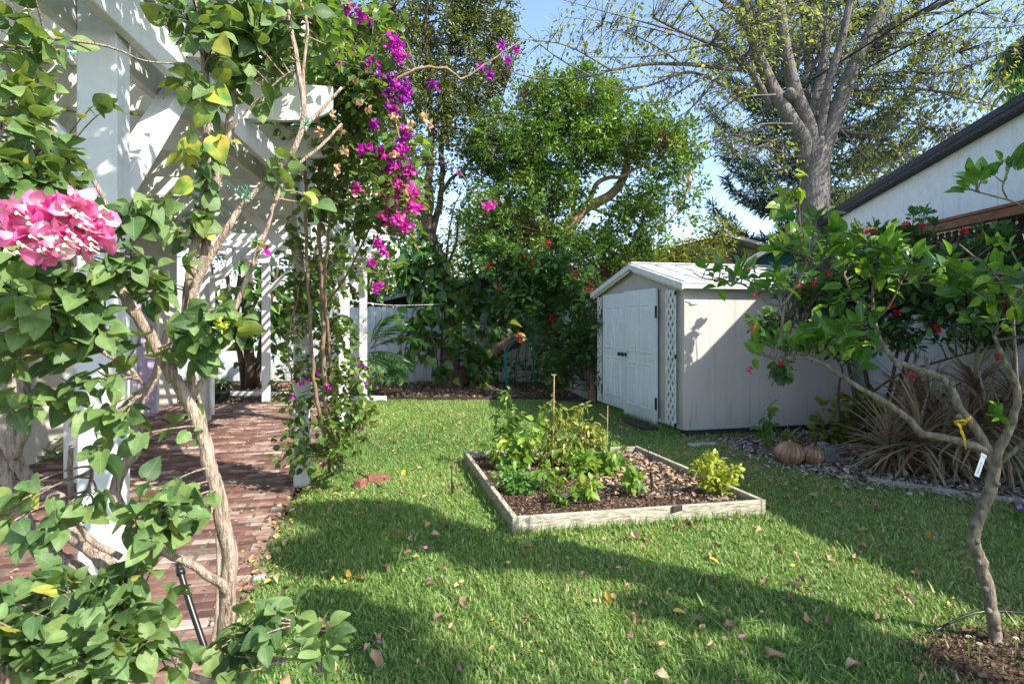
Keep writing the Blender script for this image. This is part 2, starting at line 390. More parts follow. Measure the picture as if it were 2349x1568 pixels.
leaf_far = leafmat('far_leaf', [(.05, .08, .015), (.10, .14, .02), (.18, .22, .03), (.26, .26, .04)], .5, .35, noise=False)
grass_m = leafmat('grass_blade', [(.085, .18, .045), (.13, .25, .055), (.20, .325, .075), (.30, .39, .105), (.50, .42, .23)], .6, .33, (1.6, 1.5, .7), noise=False)
bract_m = leafmat('magenta_bract', [(.17, .008, .24), (.34, .012, .36), (.56, .02, .42), (.72, .05, .40), (.78, .22, .48)], .55, .45, (1.3, 1.5, 1.3), noise=False)
pink_m = leafmat('pink_white_bract', [(.75, .07, .36), (.82, .20, .46), (.86, .48, .60), (.88, .74, .70), (.88, .82, .76)], .6, .45, (1.1, 1.1, 1.1), vein=.15, tip=(.80, .08, .38))
dry_m = leafmat('dried_bract', [(.5, .30, .16), (.66, .45, .28), (.6, .35, .22)], .7, .3, (1.2, 1.1, 1))
red_m = leafmat('red_flower', [(.5, .01, .02), (.75, .02, .03), (.7, .03, .08)], .5, .25, (1.2, 1, 1), noise=False)
cream_m = plain('cream_petal', (.85, .8, .6), .5)
yellowgreen_m = plain('yellow_green_bud', (.45, .5, .05), .5)
fallen_m = leafmat('fallen_leaf', [(.13, .08, .045), (.25, .155, .085), (.37, .25, .14), (.46, .34, .21), (.62, .40, .05)], .7, .15, (1.1, 1, .9))
chip_m = leafmat('mulch_chip', [(.05, .028, .017), (.14, .085, .05), (.27, .18, .12), (.40, .30, .22)], .85, 0.0, noise=False)
litter_m = leafmat('litter_chip', [(.10, .065, .045), (.22, .16, .12), (.34, .27, .21), (.46, .42, .38)], .85, 0.0, noise=False)
black_pl = plain('black_plastic', (.012, .012, .014), .35)
white_metal = plain('white_metal', (.78, .8, .8), .4)
teal_hose = plain('teal_hose', (.01, .17, .18), .35)
green_tie = plain('green_tie', (.0, .25, .14), .5)

YA = R(12.7); YM = rotz(YA)          # the yard's own axes
U = YM[:, 0]; Vv = YM[:, 1]

# ------------------------------------------------------------------ ground, lawn, beds, patio
g = MB(); g.add([(-150, -150, -.03), (150, -150, -.03), (150, 300, -.03), (-150, 300, -.03)], [(0, 1, 2, 3)])
ground_m = noisemat('ground_soil', [(.3, (.05, .045, .025)), (.5, (.07, .09, .03)), (.7, (.12, .12, .05))], 3, .9, .5)
g.build('ground', ground_m, kind='structure')
def edgeX(Y): return -1.5 - .178 * (Y - 3.61)
lawn_poly = np.array([(-1.2, 1.6), (edgeX(5.7), 5.7), (edgeX(8), 8.), (edgeX(11.9), 11.9), (-.5, 11.7), (.6, 11.75), (1.35, 11.3), (1.5, 10.9), (2.15, 8.0),
                      (2.5, 7.75), (2.74, 6.85), (2.91, 6.15), (3.41, 5.72), (4.2, 5.07), (5.5, 3.9), (5.5, 1.6)])
def inpoly(P, poly):
    x, y = P[:, 0], P[:, 1]; ins = np.zeros(len(P), bool); n = len(poly)
    for i in range(n):
        x1, y1 = poly[i]; x2, y2 = poly[(i + 1) % n]
        c = ((y1 > y) != (y2 > y)); xi = (x2 - x1) * (y - y1) / (y2 - y1 + 1e-12) + x1
        ins ^= c & (x < xi)
    return ins
lm = noisemat('lawn_soil', [(.3, (.05, .06, .02)), (.55, (.08, .14, .03)), (.75, (.2, .18, .08))], 22, .9, .8)
l = MB(); l.add([(x, y, -.004) for x, y in [(-2, -4)] + list(lawn_poly[:-1]) + [(5.5, -4)]], [tuple(range(len(lawn_poly) + 1))])
l.build('lawn', lm, kind='structure')
# planter corners (ground)
PA, PB = at(1180, 1187, 1.38 * F / 452)[:2], at(1748, 1148, 1.38 * F / 413)[:2]
PD, PC_ = at(1068, 1037, 1.38 * F / 302)[:2], at(1460, 1025, 1.38 * F / 290)[:2]
bed_poly = np.array([PA, PB, PC_, PD])
soil_c = np.array([2.36, 2.72])
def grass_pts(n, y0, y1, x0=-3.2, x1=4.6):
    P = np.stack([rng.uniform(x0, x1, n), rng.uniform(y0, y1, n)], 1)
    P = P[np.abs(P[:, 0]) < (P[:, 1] * .84 + .25)]
    k = inpoly(P, lawn_poly) & ~inpoly(P, bed_poly)
    d = np.hypot((P[:, 0] - soil_c[0]) / .52, (P[:, 1] - soil_c[1]) / .30)
    k &= (d > 1) | (rng.random(len(P)) < .05)
    # thinner towards the shady litter bed on the right
    thin = np.clip((P[:, 0] - 2.0) / 1.4, 0, 1) * np.clip((P[:, 1] - 4.2) / 1.5, 0, 1)
    k &= rng.random(len(P)) > thin * .75
    return P[k]
def hnoise(P, s, seed=0):
    r = np.random.default_rng(seed); o = np.zeros(len(P))
    for q in range(6):
        a = r.uniform(0, 6.3); f = s * r.uniform(.6, 1.7); o += np.sin(P[:, 0] * math.cos(a) * f + P[:, 1] * math.sin(a) * f + r.uniform(0, 6.3))
    return o / 6
gb = MB()
for n, y0, y1, Ln, Wd in ((260000, 1.9, 4.2, .037, .0062), (300000, 4.2, 7.2, .040, .0078), (280000, 7.2, 12, .046, .0105)):
    P2 = grass_pts(n, y0, y1); m = len(P2)
    cl = hnoise(P2, 9, 3); patch = hnoise(P2, 1.6, 5)
    a = rng.uniform(0, 2 * math.pi, m); tilt = rng.uniform(.1, 1.35, m)
    d = np.stack([np.cos(a) * np.sin(tilt), np.sin(a) * np.sin(tilt), np.cos(tilt)], 1)
    nn = np.stack([-np.cos(a) * .6 + rng.normal(0, .3, m), -np.sin(a) * .6 + rng.normal(0, .3, m), np.full(m, .6)], 1)
    L = Ln * rng.uniform(.5, 1.35, m) * (1 + .35 * cl)
    S = np.stack([Wd * rng.uniform(.7, 1.4, m), L, -L * .6], 1)
    rd = np.clip(rng.normal(.38, .19, m) + .26 * patch + .12 * cl, 0, .85); rd[rng.random(m) < .05 + .12 * np.clip(patch, 0, 1) + .10 * np.clip(P2[:, 0] - 1.2, 0, 1)] = 1
    gb.scatter(*BLADE, np.stack([P2[:, 0], P2[:, 1], np.full(m, -.004)], 1), frames(d, nn), S, rd)
P2 = grass_pts(5200, 2.1, 8); m = len(P2); P2 = P2[hnoise(P2, 5, 31) > .05]; m = len(P2); a = rng.uniform(0, 6.28, m); tilt = rng.uniform(.7, 1.4, m)
d = np.stack([np.cos(a) * np.sin(tilt), np.sin(a) * np.sin(tilt), np.cos(tilt)], 1); L = rng.uniform(.05, .10, m)
gb.scatter(*BLADE, np.stack([P2[:, 0], P2[:, 1], np.full(m, .015)], 1), frames(d, np.tile([0, 0, 1.], (m, 1))), np.stack([np.full(m, .010), L, L * -.3], 1), rng.uniform(.2, .9, m))
# longer tufts against the planter boards and shed
def tufts(p, q, n, hgt):
    p, q = np.array(p), np.array(q); t = rng.random(n)[:, None]; c = p + (q - p) * t + rng.normal(0, .02, (n, 2))
    a = rng.uniform(0, 6.3, n); tl = rng.uniform(.05, .6, n)
    d = np.stack([np.cos(a) * np.sin(tl), np.sin(a) * np.sin(tl), np.cos(tl)], 1)
    nn = np.stack([-np.cos(a), -np.sin(a), np.full(n, .5)], 1); L = hgt * rng.uniform(.5, 1.3, n)
    gb.scatter(*BLADE, np.stack([c[:, 0], c[:, 1], np.zeros(n)], 1), frames(d, nn), np.stack([np.full(n, .007), L, -L * .5], 1), rng.uniform(.1, .7, n))
off = .05
tufts(PA - [.0, off], PB - [0, off], 700, .085); tufts(PA - [off, 0], PD - [off, 0], 600, .08); tufts(PB + [off, 0], PC_ + [off, 0], 300, .07)
tufts((2.12, 7.95), (1.45, 10.9), 900, .13); tufts((2.2, 7.8), (3.0, 8.0), 300, .09)
gb.build('grass', grass_m, smooth=False, kind='stuff', label='green broad-bladed lawn grass', cat='grass')

# mulch beds
def sheet(name, poly, z, mat):
    m = MB(); m.add([(x, y, z) for x, y in poly], [tuple(range(len(poly)))]); return m.build(name, mat, kind='structure')
soil_dark = noisemat('dark_mulch_soil', [(.3, (.03, .018, .012)), (.7, (.11, .065, .04))], 30, .95, 1.0, dist=.02)
back_bed = [(-8, 11.7), (edgeX(11.9), 11.9), (-.5, 11.72), (.6, 11.75), (1.35, 11.3), (1.4, 10.8), (2.2, 12), (2.2, 16), (-9, 16)]
right_bed = [(2.2, 7.9), (2.5, 7.75), (2.74, 6.85), (2.91, 6.15), (3.41, 5.72), (4.2, 5.07), (5.4, 4.0), (5.4, 10), (2.2, 8.1)]
sheet('back_bed', back_bed, .004, soil_dark); sheet('right_bed', right_bed, .004, soil_dark)
sheet('soil_patch', [(soil_c[0] + .6 * math.cos(a) * (1 + .12 * math.sin(3 * a)), soil_c[1] + .34 * math.sin(a) * (1 + .1 * math.cos(5 * a))) for a in np.linspace(0, 6.28, 24, endpoint=False)], .003, soil_dark)
def chips(poly, n, s0, s1, zt=.01, flat=.5):
    poly = np.array(poly); lo, hi = poly.min(0), poly.max(0)
    P = rng.uniform(lo, hi, (n, 2)); P = P[inpoly(P, poly)]; m = len(P)
    d = unit(rng.normal(0, 1, (m, 3)) * [1, 1, .35]); nn = unit(rng.normal(0, flat, (m, 3)) + [0, 0, 1])
    return np.stack([P[:, 0], P[:, 1], zt + rng.random(m) * .02], 1), frames(d, nn), rng.uniform(s0, s1, m)
mu = MB()
P_, M_, S_ = chips([(-4.5, 11.7), (edgeX(11.9), 11.9), (-.5, 11.75), (.6, 11.8), (1.4, 11.2), (2.0, 12), (1.6, 15), (-6.5, 15)], 26000, .04, .10)
mu.scatter(*DIAM, P_, M_, S_)
P_, M_, S_ = chips([(-8, 10.9), (-3, 11.7), (-4.5, 15), (-8, 15)], 6000, .03, .08); mu.scatter(*DIAM, P_, M_, S_)
mu.build('mulch', chip_m, kind='stuff', label='reddish brown bark mulch under the trees', cat='mulch')
lt = MB(); P_, M_, S_ = chips(right_bed, 30000, .02, .075, .012); lt.scatter(*OVATE, P_, M_, S_)
fringe = [(x - .35, y - .25) for x, y in right_bed[1:7]] + right_bed[6:0:-1]
P_, M_, S_ = chips(fringe, 3500, .02, .06, .03); lt.scatter(*OVATE, P_, M_, S_)
lt.build('leaf_litter', litter_m, kind='stuff', label='grey-brown leaf litter on the bed by the white wall', cat='leaf litter')
db = MB(); P_, M_, S_ = chips(list(lawn_poly[:-1]), 4200, .012, .038, .022, .9); kk = hnoise(P_, 3, 8) > -.25; db.scatter(*OVATE, P_[kk], M_[kk], S_[kk])
P_, M_, S_ = chips([(-4.6, 3), (-1.45, 3), (edgeX(11), 11), (-6, 11)], 1500, .012, .035, .022, .5); kk = hnoise(P_, 2, 9) > -.1; db.scatter(*OVATE, P_[kk], M_[kk], S_[kk])
for q in range(11):
    e0 = 3.0 + q * .8; P_, M_, S_ = chips([(edgeX(e0) - .1, e0), (edgeX(e0) + .10, e0), (edgeX(e0 + .8) + .08, e0 + .8), (edgeX(e0 + .8) - .1, e0 + .8)], 110, .02, .055, .022, .7); db.scatter(*OVATE, P_, M_, S_)
db.build('leaf_bits', fallen_m, kind='stuff', label='small dry leaf fragments scattered over lawn and patio', cat='leaf litter')
ms = MB()
th = rng.uniform(0, 6.28, 5000); rr = np.sqrt(rng.random(5000)); 
Pm = np.stack([soil_c[0] + .62 * rr * np.cos(th), soil_c[1] + .35 * rr * np.sin(th), .006 + rng.random(5000) * .012], 1)
ms.scatter(*DIAM, Pm, frames(unit(rng.normal(0, 1, (5000, 3)) * [1, 1, .4]), unit(rng.normal(0, .5, (5000, 3)) + [0, 0, 1])), rng.uniform(.008, .03, 5000), rng.random(5000) * .5)
ms.build('soil_crumbs', chip_m, kind='stuff', label='dark soil crumbs round the citrus trunk', cat='soil')

# bed edging strips
def edging(pts, h, mat, label):
    e = MB(); P = smooth_path([(x, y, h / 2) for x, y in pts], 6)
    for i in range(len(P) - 1):
        d = P[i + 1] - P[i]; a = math.atan2(d[1], d[0]); e.box((P[i] + P[i + 1]) / 2, (np.linalg.norm(d) + .01, .03, h), rotz(a))
    o = e.build('bed_edging', mat); return tag(o, label, 'edging')
edging([(edgeX(11.9) + .2, 11.86), (-1.4, 11.7), (-.2, 11.72), (.6, 11.8), (1.3, 11.3)], .07, dark_wood, 'low dark edging strip in front of the mulch under the trees')
edging([(3.3, 5.8), (3.75, 5.4), (4.2, 5.05), (4.8, 4.5)], .05, grey_wood, 'weathered low timber edge of the bed by the white wall')

# brick patio
brick_m = noisemat('patio_brick', [(.15, (.05, .03, .026)), (.36, (.115, .058, .047)), (.50, (.18, .09, .07)), (.61, (.25, .16, .13)), (.70, (.33, .26, .22)), (.9, (.44, .40, .37))], 9, .85, .8, use_rnd=.45, detail=9, dist=.006)
pb = MB(); Y0, Y1 = 1.0, 11.7; org = np.array([edgeX(3.61), 3.61])
vrow = 0.103; nrow = int(10.6 / vrow)
for i in range(-27, nrow - 24):
    yv = i * vrow; offs = (i % 2) * .1
    for j in range(22):
        xu = -(.105 + j * .205 + offs) + (rng.random() - .5) * .01
        if xu < -4.2: break
        c = np.array([*org, 0]) + U * xu + Vv * yv
        if c[1] > 11.75: continue
        if j > 14 and c[0] / c[1] < -.95: continue
        if offs and j == 0:
            pb.box(c + U * .155 + [0, 0, -.001], (.09, .095, .06), YM, rng.random(), .006)
        rr_ = rng.random() ** 1.25
        a = rng.normal(0, .02)
        pb.box(c + [0, 0, rng.normal(-.012, .0035)], (.195 - .012 * rng.random(), .094 - .006 * rng.random(), .06), rotz(YA + a), rr_, .009)
pb.build('brick_patio', brick_m, kind='structure')
sheet('patio_sand', [tuple((np.array([*org, 0]) + U * a + Vv * b)[:2]) for a, b in ((-4.4, -3.2), (.02, -3.2), (.02, 8.3), (-4.4, 8.3))], .0115,
      noisemat('joint_sand', [(.3, (.07, .055, .045)), (.7, (.22, .175, .14))], 30, .95, .6))
# end grey border blocks beside the patio edge
for y_, lab in ((1262, 'pale broken paving stub at the patio edge nearest the foreground trunk'),):
    e = MB(); e.box(gr(596, 1328) + [0, 0, .0], (.09, .07, .05), rotz(.5), .5, .014)
    tag(e.build('paving_stub', noisemat('pale_stone', [(.3, (.2, .19, .17)), (.6, (.42, .40, .37))], 20, .9, .8)), lab, 'paving stub')

# ------------------------------------------------------------------ white board fence
ft = thing('board_fence', 'white vertical board fence along the back of the yard', 'fence', (-2, 15, 0))
def boards(p, q, h, mb, jit=.015):
    p = np.array(p, float); q = np.array(q, float); L = np.linalg.norm(q - p); d = (q - p) / L; n = int(L / .155); a = math.atan2(d[1], d[0])
    for i in range(n):
        c = p + d * (i + .5) * .155
        hh = h + rng.normal(0, jit)
        mb.box((c[0], c[1], hh / 2 + .03), (.147, .02, hh), rotz(a + rng.normal(0, .008)), .5, .003)
m1 = MB(); boards((-9.5, 15.3), (1.0, 15.0), 1.8, m1); boards((1.0, 15.0), (1.42, 11.5), 1.75, m1)
m1.build('boards', white_fence, ft)
m2 = MB()
for z in (.4, 1.5):
    m2.box((-4.2, 15.2, z), (10.4, .04, .09), rotz(math.atan2(-.3, 10.5)))
m2.build('rail', white_fence, ft)
fp = MB(); fp.box((1.46, 11.38, .85), (.11, .11, 1.7), YM, .5, .006)
tag(fp.build('fence_post', noisemat('bare_post_wood', [(.3, (.25, .14, .08)), (.7, (.48, .30, .18))], 6, .8, .5, (6, 6, 1)), off=(1.46, 11.38, 0)), 'bare brown timber post at the fence end beside the shed', 'post')

# ------------------------------------------------------------------ pergola
pg = thing('pergola', 'white wooden pergola with curved rafter tails over the brick patio', 'pergola', (-3, 5.5, 0))
RP = [np.array([-1.50, 2.3]), np.array([-1.90, 5.67]), np.array([-2.33, 8.68]), np.array([-2.70, 11.35])]
LP = [np.array([-3.6, 2.9]), np.array([-4.05, 5.8]), np.array([-4.56, 9.3]), np.array([-4.56, 11.6])]
for i, p in enumerate(RP + LP):
    m = MB(); wd = .13 if i == 0 else .14
    m.box((p[0], p[1], 1.38), (wd, wd, 2.76), YM, .5, .006)
    m.build('post', white_wood, pg)
def beam(p, q, z0, z1, th, mb=None):
    p = np.array(p, float); q = np.array(q, float); d = q - p; L = np.linalg.norm(d); a = math.atan2(d[1], d[0]); c = (p + q) / 2
    mb.box((c[0], c[1], (z0 + z1) / 2), (L, th, z1 - z0), rotz(a), .5, .004)
for row, nm in ((RP, 0), (LP, 1)):
    a, b = row[0], row[-1]; d = unit(b - a)
    for sg in (-.0875, .0875):
        n_ = np.array([d[1], -d[0]]) * sg; m = MB(); 
        for k in range(3):
            e0 = row[k] - (d * .6 if k == 0 else 0); e1 = row[k + 1] + (d * .5 if k == 2 else 0)
            beam(e0 + n_, e1 + n_, 2.53, 2.70, .038, m)
        m.build('beam', white_wood, pg)
# rafters with scooped tails
def rafter(yv):
    # line along U through right-row position
    t = (yv - RP[0][1]) / (RP[-1][1] - RP[0][1]); c = RP[0] + (RP[-1] - RP[0]) * t
    L_in, L_out = 3.1, .62; z0, z1 = 2.665, 2.885
    prof = [(-L_in, z0), (L_out * .45, z0)]
    for k in range(1, 9):
        a = k / 8 * math.pi / 2; prof.append((L_out * (.45 + .55 * math.sin(a)), z0 + .11 * (1 - math.cos(a))))
    prof += [(L_out, z1), (-L_in, z1)]
    m = MB(); n = len(prof); v = []
    for s_ in (-.02, .02):
        for a, z in prof:
            q = np.array([c[0], c[1], 0]) + U * a + Vv * s_; v.append((q[0], q[1], z))
    f = [tuple(range(n)), tuple(range(n, 2 * n))[::-1]] + [((i + 1) % n, i, n + i, n + (i + 1) % n) for i in range(n)]
    m.add(v, f, .5); m.build('rafter', white_wood, pg)
yv = 2.75
while yv < 12.1: rafter(yv); yv += .84
# slats laid across the rafters, each a board of its own
d = unit(RP[-1] - RP[0]); nslat = 0
for k in range(24):
    xo = .40 - k * .142
    m = MB(); a = np.array([*RP[0], 0]) + U * xo - [d[0] * .3, d[1] * .3, 0]; b = np.array([*RP[-1], 0]) + U * xo + [d[0] * .8, d[1] * .8, 0]
    c = (a + b) / 2; m.box((c[0], c[1], 2.904 + .004 * (k % 2)), (np.linalg.norm(b - a), .045, .034), rotz(math.atan2(*(b - a)[[1, 0]])), .5)
    m.build('slat', white_wood, pg)
# knee braces
def brace(p, dirn, zt, ln, sz=(.09, .09)):
    m = MB(); p0 = np.array([p[0], p[1], zt - ln]); p1 = p0 + np.array([dirn[0], dirn[1], 0]) * ln + [0, 0, ln]
    dd = p1 - p0; L = np.linalg.norm(dd); y = dd / L; x = unit(np.cross(y, [0, 0, 1])); z = np.cross(x, y)
    m.box((p0 + p1) / 2, (sz[0], L, sz[1]), np.stack([x, y, z], 1), .5, .004); m.build('brace', white_wood, pg)
for i, p in enumerate(RP):
    if i < 3: brace(p + d * .05, d, 2.58, .62)
    if i > 0: brace(p - d * .05, -d, 2.58, .62)
for p in RP: brace(p - U[:2] * .04, -U[:2], 2.66, .62)
for p in LP[1:]: brace(p + U[:2] * .04, U[:2], 2.66, .62)

# ------------------------------------------------------------------ house on the left with the lavender door
hw = [(-6.05, 11.3), (-4.75, 5.5)]
ho = thing('house', 'cream rendered house wall with lavender door behind the patio', 'house', (-6.2, 9, 0))
stucco = noisemat('cream_stucco', [(.3, (.52, .47, .40)), (.7, (.66, .61, .54))], 20, .85, .5, dist=.004)
hd = unit(np.array(hw[1]) - np.array(hw[0])); ha = math.atan2(hd[1], hd[0]); hn = np.array([-hd[1], hd[0]])
hn = hn if hn[0] > 0 else -hn
def on_house(t, out=0, z=0): 
    p = np.array(hw[0]) + hd * t + hn * out; return np.array([p[0], p[1], z])
m = MB(); m.box(on_house(3.9, -1.5, 1.45), (7.8, 3.0, 2.9), rotz(ha), .5); m.build('wall', stucco, ho)
m = MB(); m.box(on_house(3.9, -1.4, 3.0), (8.6, 3.7, .14), rotz(ha), .5); m.build('roof', plain('roof_grey', (.3, .3, .31), .8), ho)
m = MB(); m.box(on_house(3.9, .49, 2.96), (8.6, .1, .12), rotz(ha), .5); m.build('gutter', white_metal, ho)
lav = plain('lavender_paint', (.55, .42, .60), .4)
dr = MB(); dr.box(on_house(1.75, .03, 1.05), (.86, .05, 2.1), rotz(ha), .5, .004); dro = dr.build('door', lav, ho)
m = MB()
for z_ in (.55, 1.5):
    for sx in (-.2, .2): m.box(on_house(1.75 + sx, .06, z_), (.28, .015, .7), rotz(ha), .5, .005)
m.build('panel', lav, dro)
m = MB()
for sx in (-.5, .5): m.box(on_house(1.75 + sx, .035, 1.1), (.1, .07, 2.2), rotz(ha), .5)
m.box(on_house(1.75, .035, 2.17), (.88, .07, .1), rotz(ha), .5); m.build('door_frame', white_metal, ho)
wn = MB(); wn.box(on_house(3.3, .03, 1.45), (.9, .05, 1.2), rotz(ha), .5); wno = wn.build('window', white_metal, ho)
m = MB(); m.box(on_house(3.3, .052, 1.45), (.76, .02, 1.06), rotz(ha), .5); m.build('pane', plain('dark_glass', (.03, .04, .05), .1), wno)
# downspout down the post
ds = MB(); k0 = at(528, 560, 9.15)
ds.tube(smooth_path([at(524, 570, 9.1), at(524, 608, 9.1), at(518, 628, 9.1), at(503, 636, 9.1), at(490, 640, 9.15), at(487, 655, 9.2), at(486, 800, 9.2), at(486, 950, 9.2)], 4), .04, 10)
tag(ds.build('downspout', white_metal, off=(-4.4, 9.2, 0), smooth=True), 'white downspout with curved elbow fixed beside a pergola post', 'downspout')

# ------------------------------------------------------------------ shed
SA = math.atan2(.231, .973); LX, LY = 2.52, 3.03; ZE, ZR, ZB = 1.95, 2.30, .10
sh = thing('garden_shed', 'beige garden shed with white double doors and pale gabled roof', 'shed', (2.2, 7.97, 0), SA)
tan = noisemat('beige_vinyl', [(.3, (.50, .45, .41)), (.7, (.57, .52, .475))], 2.2, .5, .12, (1, 1, .4), dist=.003)
tan_shaded = noisemat('beige_vinyl_shaded', [(.3, (.42, .38, .34)), (.7, (.49, .45, .405))], 2.5, .5, .12, dist=.003)  # the beige again, with the front wall's shade put into a darker tone
shedwhite = noisemat('shed_door_white', [(.3, (.66, .72, .75)), (.7, (.76, .80, .82))], 3, .45, .06, dist=.002)
roofm = noisemat('shed_roof', [(.28, (.20, .20, .19)), (.45, (.42, .43, .43)), (.7, (.60, .60, .60))], 5, .6, .3, dist=.004)
for mm_ in (tan, tan_shaded, shedwhite): grime(mm_, .05, .45, (.17, .15, .12), .75)
def sloc(mb, nm, mat, par=None, smooth=False): return mb.build(nm, mat, par or sh, smooth, off=(0, 0, 0))
m = MB(); npan = 7; pw = (LX - .0) / npan
for i in range(npan):    # camera-facing side, vertical panels with fine grooves
    m.box((pw * (i + .5), .015, (ZB + ZE) / 2), (pw - .0015, .03, ZE - ZB), None, .5, .0012)
m.box((LX / 2, .045, (ZB + ZE) / 2), (LX - .02, .028, ZE - ZB - .01))
sloc(m, 'side_wall', tan)
m = MB(); m.prism([(.03, ZB), (LY - .03, ZB), (LY - .03, ZE - .01), (LY / 2, ZR - .03), (.03, ZE - .01)], .012, .05, 0); sloc(m, 'front_wall', tan_shaded)
m = MB(); m.prism([(.03, ZB), (LY - .03, ZB), (LY - .03, ZE - .01), (LY / 2, ZR - .03), (.03, ZE - .01)], LX - .03, LX, 0)
m.box((LX / 2, LY - .02, (ZB + ZE) / 2), (LX - .1, .03, ZE - ZB)); sloc(m, 'back_wall', tan)
m = MB(); m.box((.02, .03, (ZB + ZE) / 2), (.066, .066, ZE - ZB), None, .5, .008); sloc(m, 'corner_post', tan)
m = MB(); m.box((LX / 2, LY / 2, .05), (LX - .02, LY - .02, .094)); sloc(m, 'skid_base', dark_wood)
m = MB(); m.box((LX / 2, -.003, ZB + .02), (LX + .02, .03, .035), None, .5, .004); m.box((-.003, LY / 2, ZB + .02), (.03, LY, .035), None, .5, .004)
sloc(m, 'bottom_track', plain('grey_track', (.42, .43, .43), .5))
# roof slabs
sl_ = math.atan2(ZR - ZE, LY / 2); rl = math.hypot(ZR - ZE, LY / 2) + .12
m = MB()
for sg in (1, -1):
    cy = LY / 2 - sg * (rl / 2) * math.cos(sl_); cz = ZR + .045 - (rl / 2) * math.sin(sl_)
    c_, s__ = math.cos(sl_ * sg), math.sin(sl_ * sg); Mx = np.array([[1, 0, 0], [0, c_, -s__], [0, s__, c_]])
    m.box((LX / 2, cy, cz), (LX + .16, rl, .03), Mx, .5, .006)
    for q in range(9): m.box((-.05 + q * (LX + .1) / 8, cy, cz + .019), (.03, rl - .03, .016), Mx, .5, .004)
rf = sloc(m, 'roof', roofm)
m = MB()
for sg in (1, -1):
    cy = LY / 2 - sg * (rl / 2) * math.cos(sl_); cz = ZR + .01 - (rl / 2) * math.sin(sl_)
    c_, s__ = math.cos(sl_ * sg), math.sin(sl_ * sg); Mx = np.array([[1, 0, 0], [0, c_, -s__], [0, s__, c_]])
    m.box((-.085, cy, cz), (.035, rl, .085), Mx, .5, .006)
    m.box((-.06, cy, cz - .055), (.03, rl - .1, .03), Mx, .5, .004)
    m.box((LX / 2, LY / 2 - sg * (LY / 2 + .10), ZE - .012), (LX + .17, .028, .075), None, .5, .006)
m.box((LX / 2, LY / 2, ZR + .066), (LX + .17, .14, .02), None, .5, .006)
sloc(m, 'roof_trim', plain('trim_white', (.72, .71, .68), .5), rf)
# doors
def door(y0, y1, z0, z1, prou, nm='door'):
    dd = MB(); dd.box((-.02 - prou, (y0 + y1) / 2, (z0 + z1) / 2), (.035, y1 - y0 - .006, z1 - z0), None, .5, .003)
    do = sloc(dd, nm, shedwhite); W_ = y1 - y0; xf = -.04 - prou
    for (ya, yb) in ((.16, .43), (.57, .84)):
        for (za, zb) in ((.10, .43), (.52, .88)):
            A0, A1 = y0 + W_ * ya, y0 + W_ * yb; B0, B1 = z0 + (z1 - z0) * za, z0 + (z1 - z0) * zb
            mm = MB()
            for c, s_ in (((xf, (A0 + A1) / 2, B0), (.018, A1 - A0 + .02, .02)), ((xf, (A0 + A1) / 2, B1), (.018, A1 - A0 + .02, .02)),
                         ((xf, A0, (B0 + B1) / 2), (.018, .02, B1 - B0)), ((xf, A1, (B0 + B1) / 2), (.018, .02, B1 - B0))):
                mm.box(c, s_, None, .5, .004)
            mm.box((xf, (A0 + A1) / 2, (B0 + B1) / 2), (.016, A1 - A0 - .09, B1 - B0 - .09), None, .5, .006)
            sloc(mm, 'door_panel', shedwhite, do)
    return do, xf
bronze = plain('dark_bronze', (.035, .03, .028), .3, .7)
dR, xR = door(.71, 1.80, .06, 1.95, .012); dL, xL = door(1.805, 2.72, .12, 1.93, 0)
for do, xf, yk in ((dR, xR, 1.72), (dL, xL, 1.88)):
    kb = MB(); kb.lathe([(.0, 0), (.032, .0), (.032, .008), (.012, .012), (.012, .035), (.028, .045), (.032, .06), (.024, .075), (.0, .078)], (xf, yk, .98), 16, np.array([[0, 0, -1], [0, 1, 0], [1, 0, 0.]])); sloc(kb, 'knob', bronze, do, True)
for z_ in (.35, 1.62):
    hb = MB(); hb.box((-.055, .70, z_), (.02, .035, .17), None, .5, .003); sloc(hb, 'hinge', bronze, dR)
    hb = MB(); hb.box((-.045, 2.73, z_), (.02, .03, .15), None, .5, .003); sloc(hb, 'hinge', bronze, dL)
# lattice strips
def lattice(y0, y1, z0, z1, x, sp=.115, wd=.038):
    mm = MB()
    for sg, xo in ((1, 0), (-1, -.007)):
        k = -(z1 - z0) 
        c = z0 - (y1 - y0)
        while c < z1 + (y1 - y0):
            # line: z = c + sg*(y - y0) (sg=1)   or z = c + (y1-y0) - (y-y0)
            pts = []
            for yy in np.linspace(y0, y1, 25):
                zz = c + (yy - y0) * 1.35 if sg > 0 else c + (y1 - yy) * 1.35
                if z0 <= zz <= z1: pts.append((yy, zz))
            if len(pts) > 1:
                (ya, za), (yb, zb) = pts[0], pts[-1]; L = math.hypot(yb - ya, zb - za); an = math.atan2(zb - za, yb - ya)
                Mx = np.array([[1, 0, 0], [0, math.cos(an), -math.sin(an)], [0, math.sin(an), math.cos(an)]])
                mm.box((x + xo, (ya + yb) / 2, (za + zb) / 2), (.006, L + .02, wd), Mx)
            c += sp * 1.35
    for yy in (y0, y1): mm.box((x - .004, yy, (z0 + z1) / 2), (.016, .014, z1 - z0))
    return sloc(mm, 'lattice_panel', white_metal)
lattice(.20, .455, .13, 1.90, -.02); lattice(2.82, 2.97, .13, 1.90, -.02)
clp = MB()
for z_ in (.14, 1.03, 1.86):
    clp = MB(); clp.box((-.03, .19, z_), (.02, .02, .05)); sloc(clp, 'clip', bronze)
